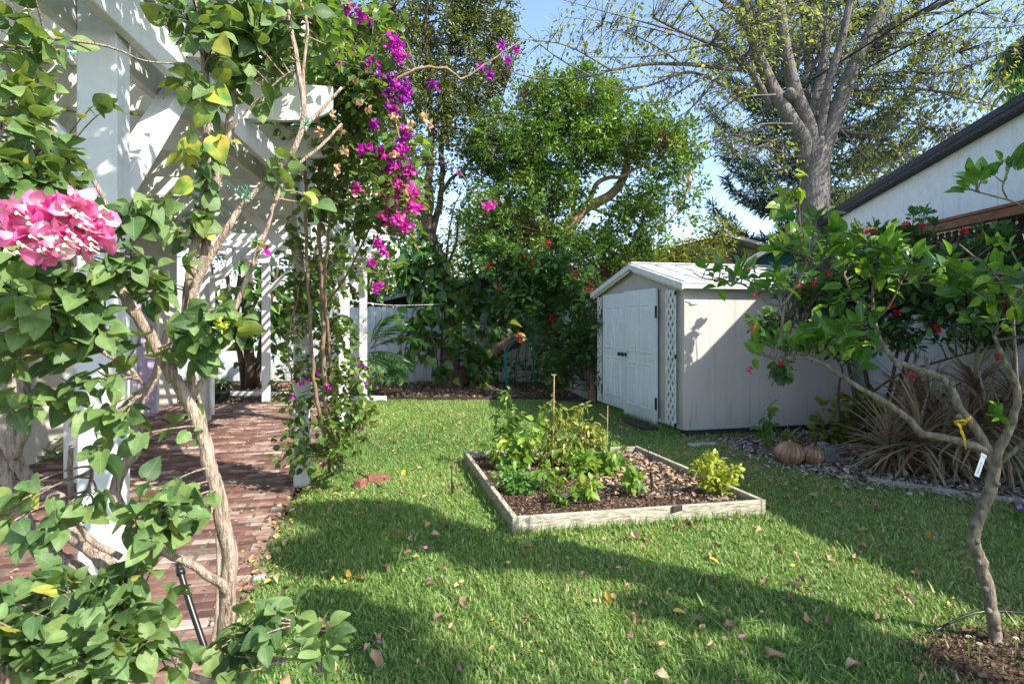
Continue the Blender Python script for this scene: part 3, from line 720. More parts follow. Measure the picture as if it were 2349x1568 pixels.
# security camera on the corner
sm = thing('security_camera', 'small white security camera with a black lens on the shed corner', 'camera', at(1583, 695, 7.85), SA)
q = np.array([[0.95, 0, .3], [0, 1, 0], [-.3, 0, .95]])
mm = MB(); mm.lathe([(.0, -.05), (.028, -.045), (.034, -.02), (.034, .045), (.03, .055), (.0, .055)], (.02, -.03, 0), 18, np.array([[.2, 0, .98], [0, 1, 0], [-.98, 0, .2]])); mm.build('body', white_metal, sm, True, off=(0, 0, 0))
mm = MB(); mm.lathe([(.0, 0), (.025, 0), (.025, .006), (.0, .008)], (.076, -.03, .012), 16, np.array([[.2, 0, .98], [0, 1, 0], [-.98, 0, .2]])); mm.build('lens', black_pl, sm, off=(0, 0, 0))
mm = MB(); mm.tube([(-.03, .06, .02), (-.02, .0, .01), (0, -.02, 0)], .012, 8); mm.build('bracket', white_metal, sm, off=(0, 0, 0))
st_ = MB(); st_.box(gr(1478, 976) + [0, 0, .02], (.42, .95, .07), rotz(SA), .5, .01)
tag(st_.build('door_step', dark_wood), 'dark low timber step on the grass below the shed doors', 'step')
st_ = MB(); st_.box(gr(1615, 1022) + [0, 0, .01], (.4, .12, .04), rotz(SA), .5, .01)
tag(st_.build('paver', noisemat('paver_grey', [(.3, (.35, .35, .33)), (.7, (.55, .55, .52))], 20, .9, .4)), 'pale narrow paver on the ground at the shed corner', 'paver')

# ------------------------------------------------------------------ white building on the right
BX = 4.9
gbld = thing('white_building', 'white walled building with sloping dark roof edge on the right', 'building', (BX + 2, 4, 0))
wallw = grime(noisemat('white_render', [(.3, (.64, .66, .68)), (.7, (.75, .77, .78))], 9, .75, .5, dist=.006), 0, .8, (.2, .2, .18), .7)
def rake(Y): return 3.0 + .1346 * (9.62 - Y) if Y > 4.9 else 3.635 - .36 * (4.9 - Y)
m = MB(); m.prism([(1.9, 0), (9.5, 0), (9.5, 1.78), (1.9, 1.78)], BX, BX + .16, 0); m.build('lower_wall', wallw, gbld)
m = MB(); m.prism([(2.2, 2.60), (9.5, 2.60), (9.5, rake(9.5)), (4.9, rake(4.9)), (2.2, rake(2.2))], BX, BX + .16, 0); m.build('gable_wall', wallw, gbld)
m = MB(); m.prism([(9.36, 0), (9.5, 0), (9.5, 3.0), (9.36, 3.0)], BX + .16, BX + 5, 0); m.build('end_wall', wallw, gbld)
m = MB(); m.box((BX - .03, 5.7, 1.81), (.22, 7.6, .06), None, .5, .006); m.build('ledge', wallw, gbld)
m = MB(); m.box((BX - .03, 5.7, 2.555), (.10, 7.6, .09), None, .5, .006); m.box((BX - .05, 5.7, 2.62), (.08, 7.6, .035), None, .5, .005); m.build('header_beam', brown_wood, gbld)
m = MB(); m.box((BX + .9, 5.7, 2.2), (.03, 7.5, .8)); m.build('interior_shade_sheet', plain('dark_interior', (.03, .03, .03), .9), gbld)  # near-black sheet standing in for the unlit interior behind the lattice
for yy in (9.3, 7.7, 6.3, 4.4, 2.0):
    m = MB(); m.box((BX + .05, yy, 2.175), (.1, .12, .67), None, .5, .005); m.build('post', grey_wood, gbld)
m = MB()
for sg in (1, -1):
    for k in range(70):
        yc = 3.0 + k * .115
        if yc > 9.5: break
        an = math.atan2(.67, sg * .67); L = .67 * 1.414
        Mx = np.array([[1, 0, 0], [0, math.cos(an), -math.sin(an)], [0, math.sin(an), math.cos(an)]])
        m.box((BX + .12 + .008 * sg, yc, 2.175), (.007, L, .042), Mx)
m.build('lattice_screen', noisemat('dark_lattice', [(.3, (.05, .035, .035)), (.7, (.13, .095, .09))], 10, .8, .3), gbld)
shingle = noisemat('dark_shingle', [(.35, (.035, .035, .04)), (.6, (.075, .075, .085)), (.75, (.25, .25, .26))], 55, .9, .6)
an = math.atan(.1346)
for (ya, yb) in ((9.75, 4.9), (4.9, 1.6)):
    m = MB(); za, zb = rake(ya), rake(yb); L = math.hypot(yb - ya, zb - za); aa = math.atan2(zb - za, ya - yb)
    c_, s__ = math.cos(-aa), math.sin(-aa); Mx = np.array([[1, 0, 0], [0, c_, -s__], [0, s__, c_]])
    m.box((BX + 2.4, (ya + yb) / 2, (za + zb) / 2 + .075), (5.1, L, .07), Mx); rr_ = m.build('roof', shingle, gbld)
    m = MB(); m.box((BX - .09, (ya + yb) / 2, (za + zb) / 2 + .05), (.1, L, .13), Mx, .5, .01); m.build('rake_board', shingle, rr_)

# ------------------------------------------------------------------ far houses
def gable_house(nm, label, c, rz, w_, dpt, he, hr, wm, rm, par=None):
    t = thing(nm, label, 'house', (c[0], c[1], 0), rz)
    a = MB(); a.prism([(-w_ / 2, 0), (w_ / 2, 0), (w_ / 2, he), (0, hr), (-w_ / 2, he)], 0, dpt, 1); a.build('wall', wm, t, off=(0, 0, 0))
    sl2 = math.atan2(hr - he, w_ / 2); rl2 = math.hypot(hr - he, w_ / 2) + .5
    b = MB()
    for sg in (1, -1):
        c_, s__ = math.cos(sl2 * sg), math.sin(sl2 * sg); Mx = np.array([[c_, 0, s__], [0, 1, 0], [-s__, 0, c_]])
        b.box((sg * rl2 / 2 * math.cos(sl2), dpt / 2 - .2, hr + .08 - rl2 / 2 * math.sin(sl2)), (rl2, dpt + 1.0, .09), Mx)
    b.build('roof', rm, t, off=(0, 0, 0)); return t
tan_side = noisemat('tan_siding', [(.3, (.42, .36, .22)), (.7, (.55, .48, .30))], 4, .8, .3, (8, 1, 1))
th_ = gable_house('tan_house', 'tan house with vertical siding and pale roof edge behind the shed', (6.6, 20.5), R(8), 7.0, 6, 3.35, 4.18, tan_side, plain('pale_roof', (.5, .5, .46), .8))
mm = MB()
for k in range(24): mm.box((-3.4 + k * .295, -.012, 1.7), (.03, .02, 3.3))
mm.build('batten', tan_side, th_, off=(0, 0, 0))
mm = MB(); mm.box((0, -.03, 3.0), (7.0, .04, .14)); mm.build('trim_band', plain('cream_trim', (.55, .5, .36), .7), th_, off=(0, 0, 0))
dh = gable_house('house_shaded_part', 'left part of the tan house, its shade put into dark brown siding', (3.6, 18.5), R(14), 3.4, 5, 2.95, 3.45, noisemat('shaded_siding', [(.3, (.06, .035, .022)), (.7, (.14, .085, .055))], 5, .8, .3, (8, 1, 1)), plain('brown_roof', (.25, .22, .16), .8))  # shaded end of the tan house, built apart with shade in its colour
wn = MB(); wn.box((-.6, -.02, 2.2), (.6, .05, .8)); wo = wn.build('window', white_metal, dh, off=(0, 0, 0))
wn = MB(); wn.box((-.6, -.05, 2.2), (.5, .02, .7)); wn.build('pane', plain('glass_dark2', (.08, .1, .12), .1), wo, off=(0, 0, 0))
te = gable_house('teal_shed', 'teal outbuilding with grey roof behind the garden shed', (5.9, 13.8), R(-20), 2.0, 2.5, 2.5, 3.08, plain('teal_paint', (.01, .15, .16), .5), plain('grey_roof', (.33, .34, .34), .7))
gs = gable_house('grey_outbuilding', 'low grey-roofed outbuilding behind the board fence', (-.3, 17.2), R(5), 5.6, 3, 2.05, 2.75, dark_wood, noisemat('litter_roof', [(.35, (.12, .10, .08)), (.6, (.35, .36, .37)), (.7, (.5, .52, .54))], 5, .8, .3))

# ------------------------------------------------------------------ raised bed
rb = thing('raised_bed', 'square raised vegetable bed of weathered grey boards in the lawn', 'raised bed', (.7, 5.6, 0))
def plank(p, q, h, mat):
    m = MB(); p = np.array(p); q = np.array(q); dd = q - p; L = np.linalg.norm(dd); a = math.atan2(dd[1], dd[0]); c = (p + q) / 2
    m.box((c[0], c[1], h / 2), (L, .04, h), rotz(a), .5, .004); return m.build('plank', mat, rb)
e1 = unit(PB - PA); e2 = unit(PD - PA)
plank(PA + e1 * .021, PB - e1 * .021, .128, grey_wood); plank(PD + e1 * .021, PC_ - e1 * .021, .126, grey_wood)
plank(PA - e2 * .02, PD + e2 * .02, .132, grey_wood_side); plank(PB - e2 * .02, PC_ + e2 * .02, .131, grey_wood_side)
kn = MB(); kc = PA + e1 * 1.22
kn.box((kc[0] + .012, kc[1] - .016, .112), (.10, .02, .05), rotz(math.atan2(e1[1], e1[0]) + .2), .5, .01); kn.build('splintered_knot', dark_wood, rb)
ins = [tuple(PA + e1 * .02 + e2 * .02), tuple(PB - e1 * .02 + e2 * .02), tuple(PC_ - e1 * .02 - e2 * .02), tuple(PD + e1 * .02 - e2 * .02)]
s_ = MB(); s_.add([(x, y, .06) for x, y in ins], [(0, 1, 2, 3)]); s_.build('soil', soil_dark, rb)
so_ = MB(); P_, M_, S_ = chips(ins, 26000, .008, .035, .062); so_.scatter(*DIAM, P_, M_, S_, rng.random(len(P_)) ** 1.7 * .75)
P_, M_, S_ = chips([tuple(PA + e1 * 1.0 + e2 * .5), tuple(PB - e1 * .04 + e2 * .1), tuple(PC_ - e1 * .04 - e2 * .04), tuple(PD + e1 * .9 - e2 * .04)], 2600, .03, .065, .07); so_.scatter(*OVATE, P_, M_, S_, .6 + .4 * rng.random(len(P_)))
so_.build('bed_mulch', chip_m, kind='stuff', label='brown mulch and dry leaves filling the raised bed', cat='mulch')

# ------------------------------------------------------------------ plant builder
def blob_pts(blobs, n, shell=.35):
    wts = np.array([b[3] * b[4] * (b[6] if len(b) > 6 else 1) for b in blobs], float); wts /= wts.sum()
    idx = rng.choice(len(blobs), n, p=wts); out = np.zeros((n, 3))
    for i, k in enumerate(idx):
        x, y, Y, rx, ry = blobs[k][:5]; rd = blobs[k][5] if len(blobs[k]) > 5 and blobs[k][5] else (rx + ry) / 2 * Y / F
        v = unit(rng.normal(0, 1, 3)); r = rng.random() ** (shell)
        out[i] = at(x, y, Y) + v * r * [rx * Y / F, rd, ry * Y / F]
    return out
def nearest(skel, c, bias=.6):
    dd = np.linalg.norm(skel - c, axis=1) + bias * np.maximum(0, skel[:, 2] - c[2])
    return skel[np.argmin(dd + 0)]
def leaves_at(mb, tpl, C, outd, per, rad, size, droop=.2, upn=.8, jit=.5, rd=None, asp=1.0):
    """per leaves round each centre"""
    m = len(C) * per; c = np.repeat(C, per, 0); o = np.repeat(outd, per, 0)
    v = unit(rng.normal(0, 1, (m, 3))); r = rng.random(m) ** .6
    P = c + v * (rad * r)[:, None]
    d = unit(v * .9 + o * .8 + rng.normal(0, jit, (m, 3)) + [0, 0, -droop])
    nn = unit(rng.normal(0, jit, (m, 3)) + [0, 0, upn])
    S = size * (.5 + .8 * rng.random(m) ** .8)
    if rd is None:
        base = np.repeat(rng.normal(0, .16, len(C)), per); rd = np.clip(rng.normal(.38, .17, m) + base, 0, .93); rd[rng.random(m) < .012] = 1
    S3 = np.stack([S * asp, S, S], 1)
    mb.scatter(tpl[0], tpl[1], P, frames(d, nn), S3, rd)
def twig(mb, p, c, r0, r1, k=4, sag=.15):
    p = np.array(p); c = np.array(c); L = np.linalg.norm(c - p)
    mid = (p + c) / 2 + rng.normal(0, .08, 3) * L + [0, 0, sag * L]
    t = np.linspace(0, 1, 5)[:, None]; P = (1 - t) ** 2 * p + 2 * t * (1 - t) * mid + t ** 2 * c
    mb.tube(P, np.linspace(r0, r1, 5), k, cap=False); return P
def plant(name, label, cat, base, skel, blobs, nclump, per, rad, size, tpl, lmat, bmat, tw=(.008, .002), group=None, leafname='foliage', trunkname='trunk',
          droop=.2, upn=.8, jit=.5, sag=.1, shell=.4, subtw=0, bias=.6, k=8, keep=None, asp=1.0, wob=0.0, extra=None):
    """skel: list of (list of world points, r0, r1)"""
    t = thing(name, label, cat, base, 0, group)
    mb = MB(); sk = []
    for pts, r0, r1 in skel:
        P = smooth_path(pts, 5)
        if wob: P[1:-1] += rng.normal(0, wob * (r0 + r1) / 2, P[1:-1].shape)
        mb.tube(P, np.linspace(r0, r1, len(P)), k); sk.append(P)
    sk = np.vstack(sk); 
    C = blob_pts(blobs, nclump, shell) if nclump else np.zeros((0, 3))
    tb = mb; outd = []
    for i, c in enumerate(C):
        p = nearest(sk, c, bias); 
        if np.linalg.norm(c - p) > .02:
            Pt = twig(tb, p, c, tw[0], tw[1], 4, sag); outd.append(unit(Pt[-1] - Pt[-2]))
        else: outd.append(np.array([0, 0, 1.]))
        for _ in range(subtw):
            q = Pt[rng.integers(1, 4)]; e = q + unit(rng.normal(0, 1, 3) + outd[-1] * 1.2) * rad * rng.uniform(1, 2.2); twig(tb, q, e, tw[1] * 1.3, tw[1] * .6, 3, .05)
    if extra: extra(mb)
    tb.build(trunkname, bmat, t, True)
    if nclump and per:
        lb = MB(); leaves_at(lb, tpl, C, np.array(outd), per, rad, size, droop, upn, jit, asp=asp); lb.build(leafname, lmat, t, True)
    return t, C, sk
def px(lst, Y0, Y1=None):
    Y1 = Y0 if Y1 is None else Y1; n = len(lst)
    return [at(x, y, Y0 + (Y1 - Y0) * i / max(1, n - 1)) for i, (x, y) in enumerate(lst)]


#PLANTS#
# ------------------------------------------------------------------ trees
def R1(lst): return [(783.9 + .3346 * a, .3346 * b) for a, b in lst]      # notes taken on enlargements of the photo
# tall tree on the left of the yard
T1sk = [([np.array([*gr(1028, 892)[:2], 0]) + [0, 0, -.05]] + px([(1030, 800), (1032, 720), (1018, 640), (1000, 580), (985, 540), (975, 490)], 13.9), .24, .12),
        (px([(985, 545), (985, 460), (984, 390), (990, 300), (985, 200), (978, 80), (975, -60)], 13.9, 13.4), .11, .04),
        (px([(978, 500), (960, 440), (940, 380), (925, 280), (915, 160), (905, 20)], 13.9, 13.2), .08, .03),
        (px([(990, 545), (1008, 470), (1015, 400), (1014, 300), (1020, 200), (1035, 80), (1050, -40)], 13.9, 14.4), .08, .03),
        (px([(1014, 440), (1035, 410), (1060, 390), (1100, 350), (1130, 300), (1160, 200)], 14, 14.4), .045, .015),
        (px([(1025, 610), (1045, 560), (1056, 490), (1090, 430), (1110, 400)], 13.8, 13.4), .03, .012),
        (px([(1022, 600), (1030, 540), (1040, 480), (1060, 440)], 13.8, 13.6), .025, .01)]
plant('tall_tree', 'tall slender tree with small olive leaves rising behind the back lawn', 'tree', (-1.42, 13.9, 0), T1sk,
      [(1000, 30, 13.9, 110, 110, 1.1), (1120, 30, 14.2, 80, 100, .8), (930, 90, 13.4, 60, 120, .8), (1060, 160, 14, 100, 110, 1.0), (1140, 130, 14.3, 60, 110, .7), (970, 240, 13.6, 90, 110, 1), (1080, 280, 14, 90, 90, 1),
       (940, 380, 13.5, 60, 100, .7, .8), (1050, 370, 13.9, 80, 70, .8, .7), (1110, 360, 14.2, 50, 60, .6, .6), (1010, 470, 13.8, 70, 50, .7, .35), (880, 60, 13.2, 60, 100, .7), (860, 250, 13.2, 60, 100, .6, .7)],
      1150, 24, .17, .08, OVATE, leaf_t1, bark_dark, (.012, .004), droop=.1, sag=.12, k=10, wob=.25)
# leaning trunk beside it, sawn end
ln = thing('leaning_trunk', 'thick dark leaning trunk with an orange sawn end by the fence', 'tree', gr(1050, 890) + [0, 0, 0])
m = MB(); P = smooth_path([gr(1038, 892) + [0, 0, -.05]] + px([(1062, 862), (1095, 835), (1130, 810), (1165, 790), (1193, 777)], 13.8, 13.3), 5); P[1:-1] += rng.normal(0, .012, P[1:-1].shape); m.tube(P, np.linspace(.17, .13, len(P)), 14)
m.tube([*smooth_path(px([(1150, 800), (1160, 775), (1172, 758)], 13.4, 13.5), 3)], np.linspace(.05, .03, 7), 8)
m.build('trunk', bark_dark, ln, True)
m = MB(); dd = unit(P[-1] - P[-2]); e_ = P[-1] + dd * .02; fdir = unit(np.array([.25, -1, .15])); fr = frames(fdir, np.array([0, 0, 1.]))
m.lathe([(0, -.1), (.105, -.1), (.112, -.02), (.10, .012), (0, .014)], at(1195, 774, 13.18), 18, np.stack([fr[:, 0], fr[:, 2], fr[:, 1]], 1)); m.build('sawn_end', noisemat('sawn_wood', [(.3, (.5, .22, .06)), (.7, (.72, .40, .14))], 14, .8, .4), ln)

# bushy tree in the middle
K2 = .87
def px2(l, a, b=None): return px(l, a * K2, None if b is None else b * K2)
T2sk = [([np.array([1.95, 15.5, 0.])] + px2([(1290, 600), (1306, 525), (1330, 490), (1346, 475), (1369, 465), (1403, 445), (1430, 408), (1440, 360)], 16), .17, .08),
        (px2([(1345, 478), (1360, 440), (1373, 418), (1400, 407), (1425, 405), (1470, 380), (1530, 340)], 16, 15.5), .07, .02),
        (px2([(1310, 520), (1316, 470), (1325, 400), (1330, 340), (1320, 260)], 16, 15.7), .05, .02),
        (px2([(1325, 500), (1290, 440), (1240, 360), (1210, 290), (1185, 225)], 16, 15.6), .05, .015),
        (px2([(1350, 475), (1420, 500), (1500, 520), (1540, 500), (1580, 430)], 16, 15.5), .035, .012)]
T2b = [(1270, 250, 15.8, 90, 80, 1.1), (1370, 280, 15.8, 80, 100, 1.2), (1170, 330, 15.6, 90, 90, 1.1), (1300, 360, 15.6, 120, 90, 1.3), (1450, 320, 15.8, 100, 70, 1.1), (1540, 340, 15.8, 75, 70, .9), (1240, 460, 15.6, 120, 80, 1.3),
       (1130, 500, 15.4, 80, 90, 1), (1160, 590, 15.4, 110, 60, 1), (1300, 570, 15.5, 130, 60, 1), (1470, 440, 15.7, 80, 60, .9, .6), (1560, 430, 15.8, 55, 55, .7, .4), (1420, 560, 16, 90, 50, .8, .9), (1440, 490, 15.6, 60, 40, .6, .8), (1500, 530, 15.8, 50, 50, .6, .6), (1590, 380, 15.8, 30, 50, .5, .4), (1240, 215, 15.8, 50, 40, .6), (1500, 270, 15.8, 40, 45, .5, .8), (1390, 215, 15.8, 40, 35, .5), (1590, 500, 15.9, 35, 40, .5, .4), (1330, 190, 15.8, 60, 40, .5)]
T2b = [(q[0], q[1], q[2] * K2, *q[3:]) for q in T2b]
plant('bushy_tree', 'bushy bright green tree with a curved tan trunk in the middle', 'tree', (1.95, 15.5, 0), T2sk, T2b, 1900, 27, .15, .105, OBOV, leaf_t2, noisemat('curved_trunk_bark', [(.3, (.2, .12, .07)), (.7, (.42, .3, .19))], 6, .85, .6, dist=.02),
      (.007, .003), droop=0, sag=.12, upn=.6, k=9)

# large grey tree behind the shed
def r3(lst, Y0, Y1=None): return px([(1564.8 + .3346 * a, .3346 * b) for a, b in lst], Y0, Y1)
def r2(lst, Y0, Y1=None): return px(R1(lst), Y0, Y1)
G = 10.0
GX = [([np.array([4.86, 10.0, -.1]), at(1872, 640, G)] + r3([(895, 1560), (905, 1250), (910, 1050), (895, 960)], G), .30, .22),
      (r3([(860, 1100), (830, 960), (760, 850), (640, 650), (560, 480), (500, 330), (460, 150), (420, 0), (380, -300)], G, 9.6), .17, .06),
      (r3([(885, 1050), (870, 880), (790, 680), (740, 500), (700, 300), (670, 50), (640, -250)], G, 9.7), .155, .08),
      (r3([(930, 1000), (950, 880), (990, 650), (1040, 450), (1100, 250), (1150, 0), (1200, -300)], G, 9.5), .09, .05),
      (r3([(940, 1080), (1010, 900), (1080, 700), (1180, 450), (1280, 250), (1370, 50), (1450, -250)], G, 9.8), .165, .09),
      (r3([(600, 720), (540, 600), (480, 500), (430, 420), (330, 340), (200, 300), (80, 250), (0, 220), (-200, 120)], 9.9, 9), .07, .02),
      (r3([(505, 480), (400, 475), (300, 470), (150, 450), (0, 440)], 9.8, 9.3) + r2([(2100, 440), (1850, 480), (1700, 520), (1450, 545), (1250, 520), (1150, 480)], 9.2, 8.8), .05, .006),
      (r3([(500, 600), (400, 605), (300, 590), (150, 520), (0, 500)], 9.8, 9.5) + r2([(2100, 590), (1900, 610), (1800, 560), (1700, 510)], 9.4, 9), .04, .006),
      (r3([(470, 500), (380, 420), (280, 260), (150, 130), (50, 0), (-50, -100)], 9.8, 9.2), .035, .012),
      (r3([(450, 130), (380, 80), (300, 20), (220, -40)], 9.7, 9.4), .07, .04),
      (r3([(1370, 230), (1450, 170), (1600, 100), (1750, 40), (1850, 0), (2100, -120)], 9.8, 9), .07, .03),
      (r3([(1080, 880), (1180, 915), (1300, 920), (1420, 960), (1500, 1050)], 10.1, 9.8), .035, .012),
      (r3([(1180, 620), (1400, 610), (1700, 620), (1950, 690), (2200, 740)], 10, 9.2), .028, .008),
      (r3([(1200, 540), (1500, 490), (1800, 500), (2100, 400), (2340, 300)], 10, 9.2), .025, .006),
      (r3([(1300, 350), (1600, 300), (1900, 200), (2200, 190), (2400, 160)], 9.9, 9.2), .022, .006),
      (r3([(1150, 680), (1400, 760), (1650, 860), (1850, 900)], 10, 9.6), .018, .005),
      (r3([(900, 860), (935, 600), (975, 400), (990, 250), (930, 120), (850, 60), (780, 0)], 10.4, 11), .10, .05),
      (r3([(820, 560), (900, 450), (1000, 260), (1080, 140), (1200, 0)], 10.6, 11.2), .05, .03),
      (r3([(850, 650), (950, 500), (1080, 420), (1250, 280)], 10.5, 11), .04, .015),
      (r3([(690, 970), (640, 960), (600, 980), (450, 1030), (350, 1060)], 10, 9.6), .03, .008)]
def arch(x0, y0, x1, y1, Y, bow): 
    mx_, my_ = (x0 + x1) / 2, (y0 + y1) / 2 - bow; return px([(x0, y0), (mx_, my_), (x1, y1)], Y, Y - .3)
for q in [(1700, 134, 1300, 40, 9.4, 20), (1632, 100, 1330, 130, 9.2, -15), (1565, 147, 1380, 60, 9.2, 15), (1403, 161, 1200, 90, 9, 20), (1353, 174, 1190, 60, 9, -10), (1560, 74, 1290, 0, 9.2, 0), (1720, 60, 1500, -40, 9.4, 10), (1665, 157, 1480, 280, 9.4, -40), (1615, 174, 1420, 230, 9.3, -30),
          (2023, 77, 2200, 120, 9.6, 20), (2100, 33, 2349, 60, 9.4, 20), (2134, 207, 2300, 250, 9.4, 10), (1990, 84, 2250, 30, 9.5, 20), (2000, 308, 2180, 300, 9.8, 20), (1926, 294, 2060, 420, 9.9, -10), (1779, 217, 1600, 300, 9.6, 30), (1819, 284, 1660, 330, 9.8, 20)]:
    GX.append((arch(*q), .018, .004))
GXb = [(1420, 50, 9.2, 130, 70, 1.3, .45), (1280, 120, 9.0, 110, 50, 1, .4), (1560, 80, 9.3, 150, 90, 1.3, .6), (1500, 180, 9.2, 180, 50, 1, .45), (1720, 80, 9.6, 130, 100, 1.3, 1.3), (1870, 50, 10.6, 150, 70, 1.2, 1.4), (1650, 230, 9.5, 80, 70, .9), (1700, 320, 9.8, 80, 50, .8, 1.1),
       (2100, 60, 9.6, 150, 80, 1.3, 1.2), (2250, 100, 9.3, 110, 90, 1.2, 1.1), (2080, 180, 9.8, 150, 70, 1.2, 1.2), (2200, 240, 9.5, 100, 60, 1, 1), (2080, 300, 9.9, 120, 60, 1, 1.2), (2000, 400, 10.1, 80, 80, .9, .9), (1780, 380, 10, 60, 60, .7, .6), (2150, 340, 9.9, 60, 50, .7, 1)]
GX = [(a_, b_ * (.88 if i_ else 1), c_ * .86) for i_, (a_, b_, c_) in enumerate(GX)]
plant('large_grey_tree', 'large smooth grey-barked tree with spreading limbs and sparse yellowing leaves', 'tree', (4.86, 10.0, 0), GX, GXb, 1350, 6, .19, .068, OVATE, leaf_yel, bark_grey, (.008, .0025), droop=.4, sag=.05, k=12, subtw=3, bias=.3)
m = MB(); fr = frames(unit(np.array([-.5, -1, .2])), np.array([0, 0, 1.])); 
kt = bpy.data.objects['large_grey_tree']
m.lathe([(0, -.14), (.10, -.14), (.085, -.02), (.075, .02), (0, .022)], at(1812, 212, 9.72), 18, np.stack([fr[:, 0], fr[:, 2], fr[:, 1]], 1)); m.build('pruned_stub', bark_grey, kt, True)

# pine behind it
PT = thing('norfolk_pine', 'dark conifer with upswept layered branches behind the large grey tree', 'tree', (10.0, 21, 0))
tb = MB(); tb.tube([(10, 21, 0), (10.0, 21, 6), (9.9, 21, 14)], [.3, .22, .06], 10); nb = MB(); PC2 = []; PD2 = []
for i in range(10):
    z = 3.4 + i * 1.2; Lb = 3.3 * (1 - max(0, i - 5) / 9) * rng.uniform(.9, 1.05)
    for j in range(7):
        a = j * 2 * math.pi / 7 + i * .45 + rng.normal(0, .08); o = np.array([math.cos(a), math.sin(a), 0]); L = Lb * rng.uniform(.85, 1.1)
        t_ = np.linspace(0, 1, 9)[:, None]; P = np.array([10, 21, z]) + o * L * t_ + np.array([0, 0, 1]) * (-.75 * np.sin(t_ * 2.2) + 1.25 * t_ ** 3.2) * L * .33
        tb.tube(P, np.linspace(.06, .015, 9), 5, cap=False)
        sd = np.array([-o[1], o[0], 0])
        for tt in np.linspace(.3, 1.0, 13):
            c = P[0] * 0 + np.array([np.interp(tt, t_[:, 0], P[:, k_]) for k_ in range(3)])
            for sg in (-1, 1):
                ln_ = .55 * (1.15 - tt) + .20
                for q in np.linspace(.1, 1, 6):
                    PC2.append(c + (sd * sg * .8 + o * .6) * ln_ * q + [0, 0, .28 * q * q * ln_]); PD2.append(unit(sd * sg * .5 + o * .6 + [0, 0, .35 + .5 * q]))
tb.build('trunk', bark_dark, PT, True)
PC2 = np.array(PC2); PD2 = np.array(PD2); leaves_at(nb, (LANCE[0] * [.55, 1, 1], LANCE[1]), PC2, PD2, 4, .07, .26, 0, .5, .28); nb.build('foliage', leaf_pine, PT)

# palms
def frond(rb_, lb_, p0, dirn, L, nl=26, ll=.35, drop=.5, r=.012, w=.9, ang=.9, hang=.3):
    t_ = np.linspace(0, 1, nl)[:, None]; dirn = np.asarray(dirn, float); hz = unit(dirn * [1, 1, .0] + 1e-6)
    P = np.asarray(p0) + dirn * L * t_ + np.array([0, 0, -1]) * drop * L * t_ ** 2.2
    rb_.tube(P[::3], np.linspace(r, r * .3, len(P[::3])), 5, cap=False)
    T = unit(np.gradient(P, axis=0)); S = unit(np.cross(T, [0, 0, 1]))
    for sg in (-1, 1):
        k = np.arange(nl) > nl * .12; n = k.sum()
        d = unit(T[k] * (1 - ang * .4) + S[k] * sg * ang + rng.normal(0, .07, (n, 3)) + [0, 0, .15 - hang]); nn = unit(np.cross(S[k], T[k]) * 1 + rng.normal(0, .15, (n, 3)))
        l_ = ll * np.sin(np.clip(t_[k, 0], .05, .93) * math.pi) ** .5 * rng.uniform(.85, 1.1, n)
        lb_.scatter(LANCE[0] * [1, 1, 1], LANCE[1], P[k], frames(d, nn), np.stack([np.full(n, ll * .30 * w), l_, l_ * .6], 1), rng.normal(.45, .2, n).clip(0, 1))
def palm(name, label, base, crowns, ndir, cat='palm', **kw):
    t = thing(name, label, cat, base); rb_, lb_ = MB(), MB()
    for c in crowns:
        rb_.tube(smooth_path([np.array(base), (np.array(base) * .5 + np.array(c) * .5) + rng.normal(0, .03, 3), np.array(c)], 4), kw.get('tr', .03), 7)
    for (p, dr_, L) in ndir: frond(rb_, lb_, p, dr_, L, **kw.get('f', {}))
    rb_.build('stems', twig_m, t, True); lb_.build('fronds', leaf_palm, t)
b0 = gr(835, 905); c0 = at(830, 790, 12.7)
palm('areca_palm', 'feathery green palm with arching fronds beside the pergola posts', tuple(b0), [c0, at(850, 820, 12.6)],
     [(at(850, 800, 12.6), (.55, -.25, .75), 1.5), (at(850, 800, 12.7), (.9, -.1, .55), 1.3), (at(845, 810, 12.6), (.8, -.5, .25), 1.1), (at(830, 800, 12.6), (-.6, -.3, .5), 1.2), (at(840, 800, 12.6), (-.25, -.3, .85), 1.2), (at(850, 815, 12.6), (.75, -.45, .0), 1.0),
      (at(840, 820, 12.6), (.35, -.8, .3), 1.1), (at(835, 820, 12.6), (-.5, -.7, .2), .9), (at(845, 800, 12.7), (.3, .2, .95), 1.3), (at(850, 830, 12.6), (.6, -.6, .1), .9)], f=dict(nl=30, ll=.45, drop=.45))
pc = at(2440, 150, 15)
palm('fan_palm', 'palm with drooping fronds at the right edge above the white building', (pc[0], 15, 0), [pc], [(pc, (-math.cos(a) * .95, -.2 + .3 * math.sin(a * 3), math.sin(a)), 1.9) for a in np.linspace(-.5, 1.5, 13)], tr=.12, f=dict(nl=34, ll=.8, drop=.45, r=.02, hang=.6))

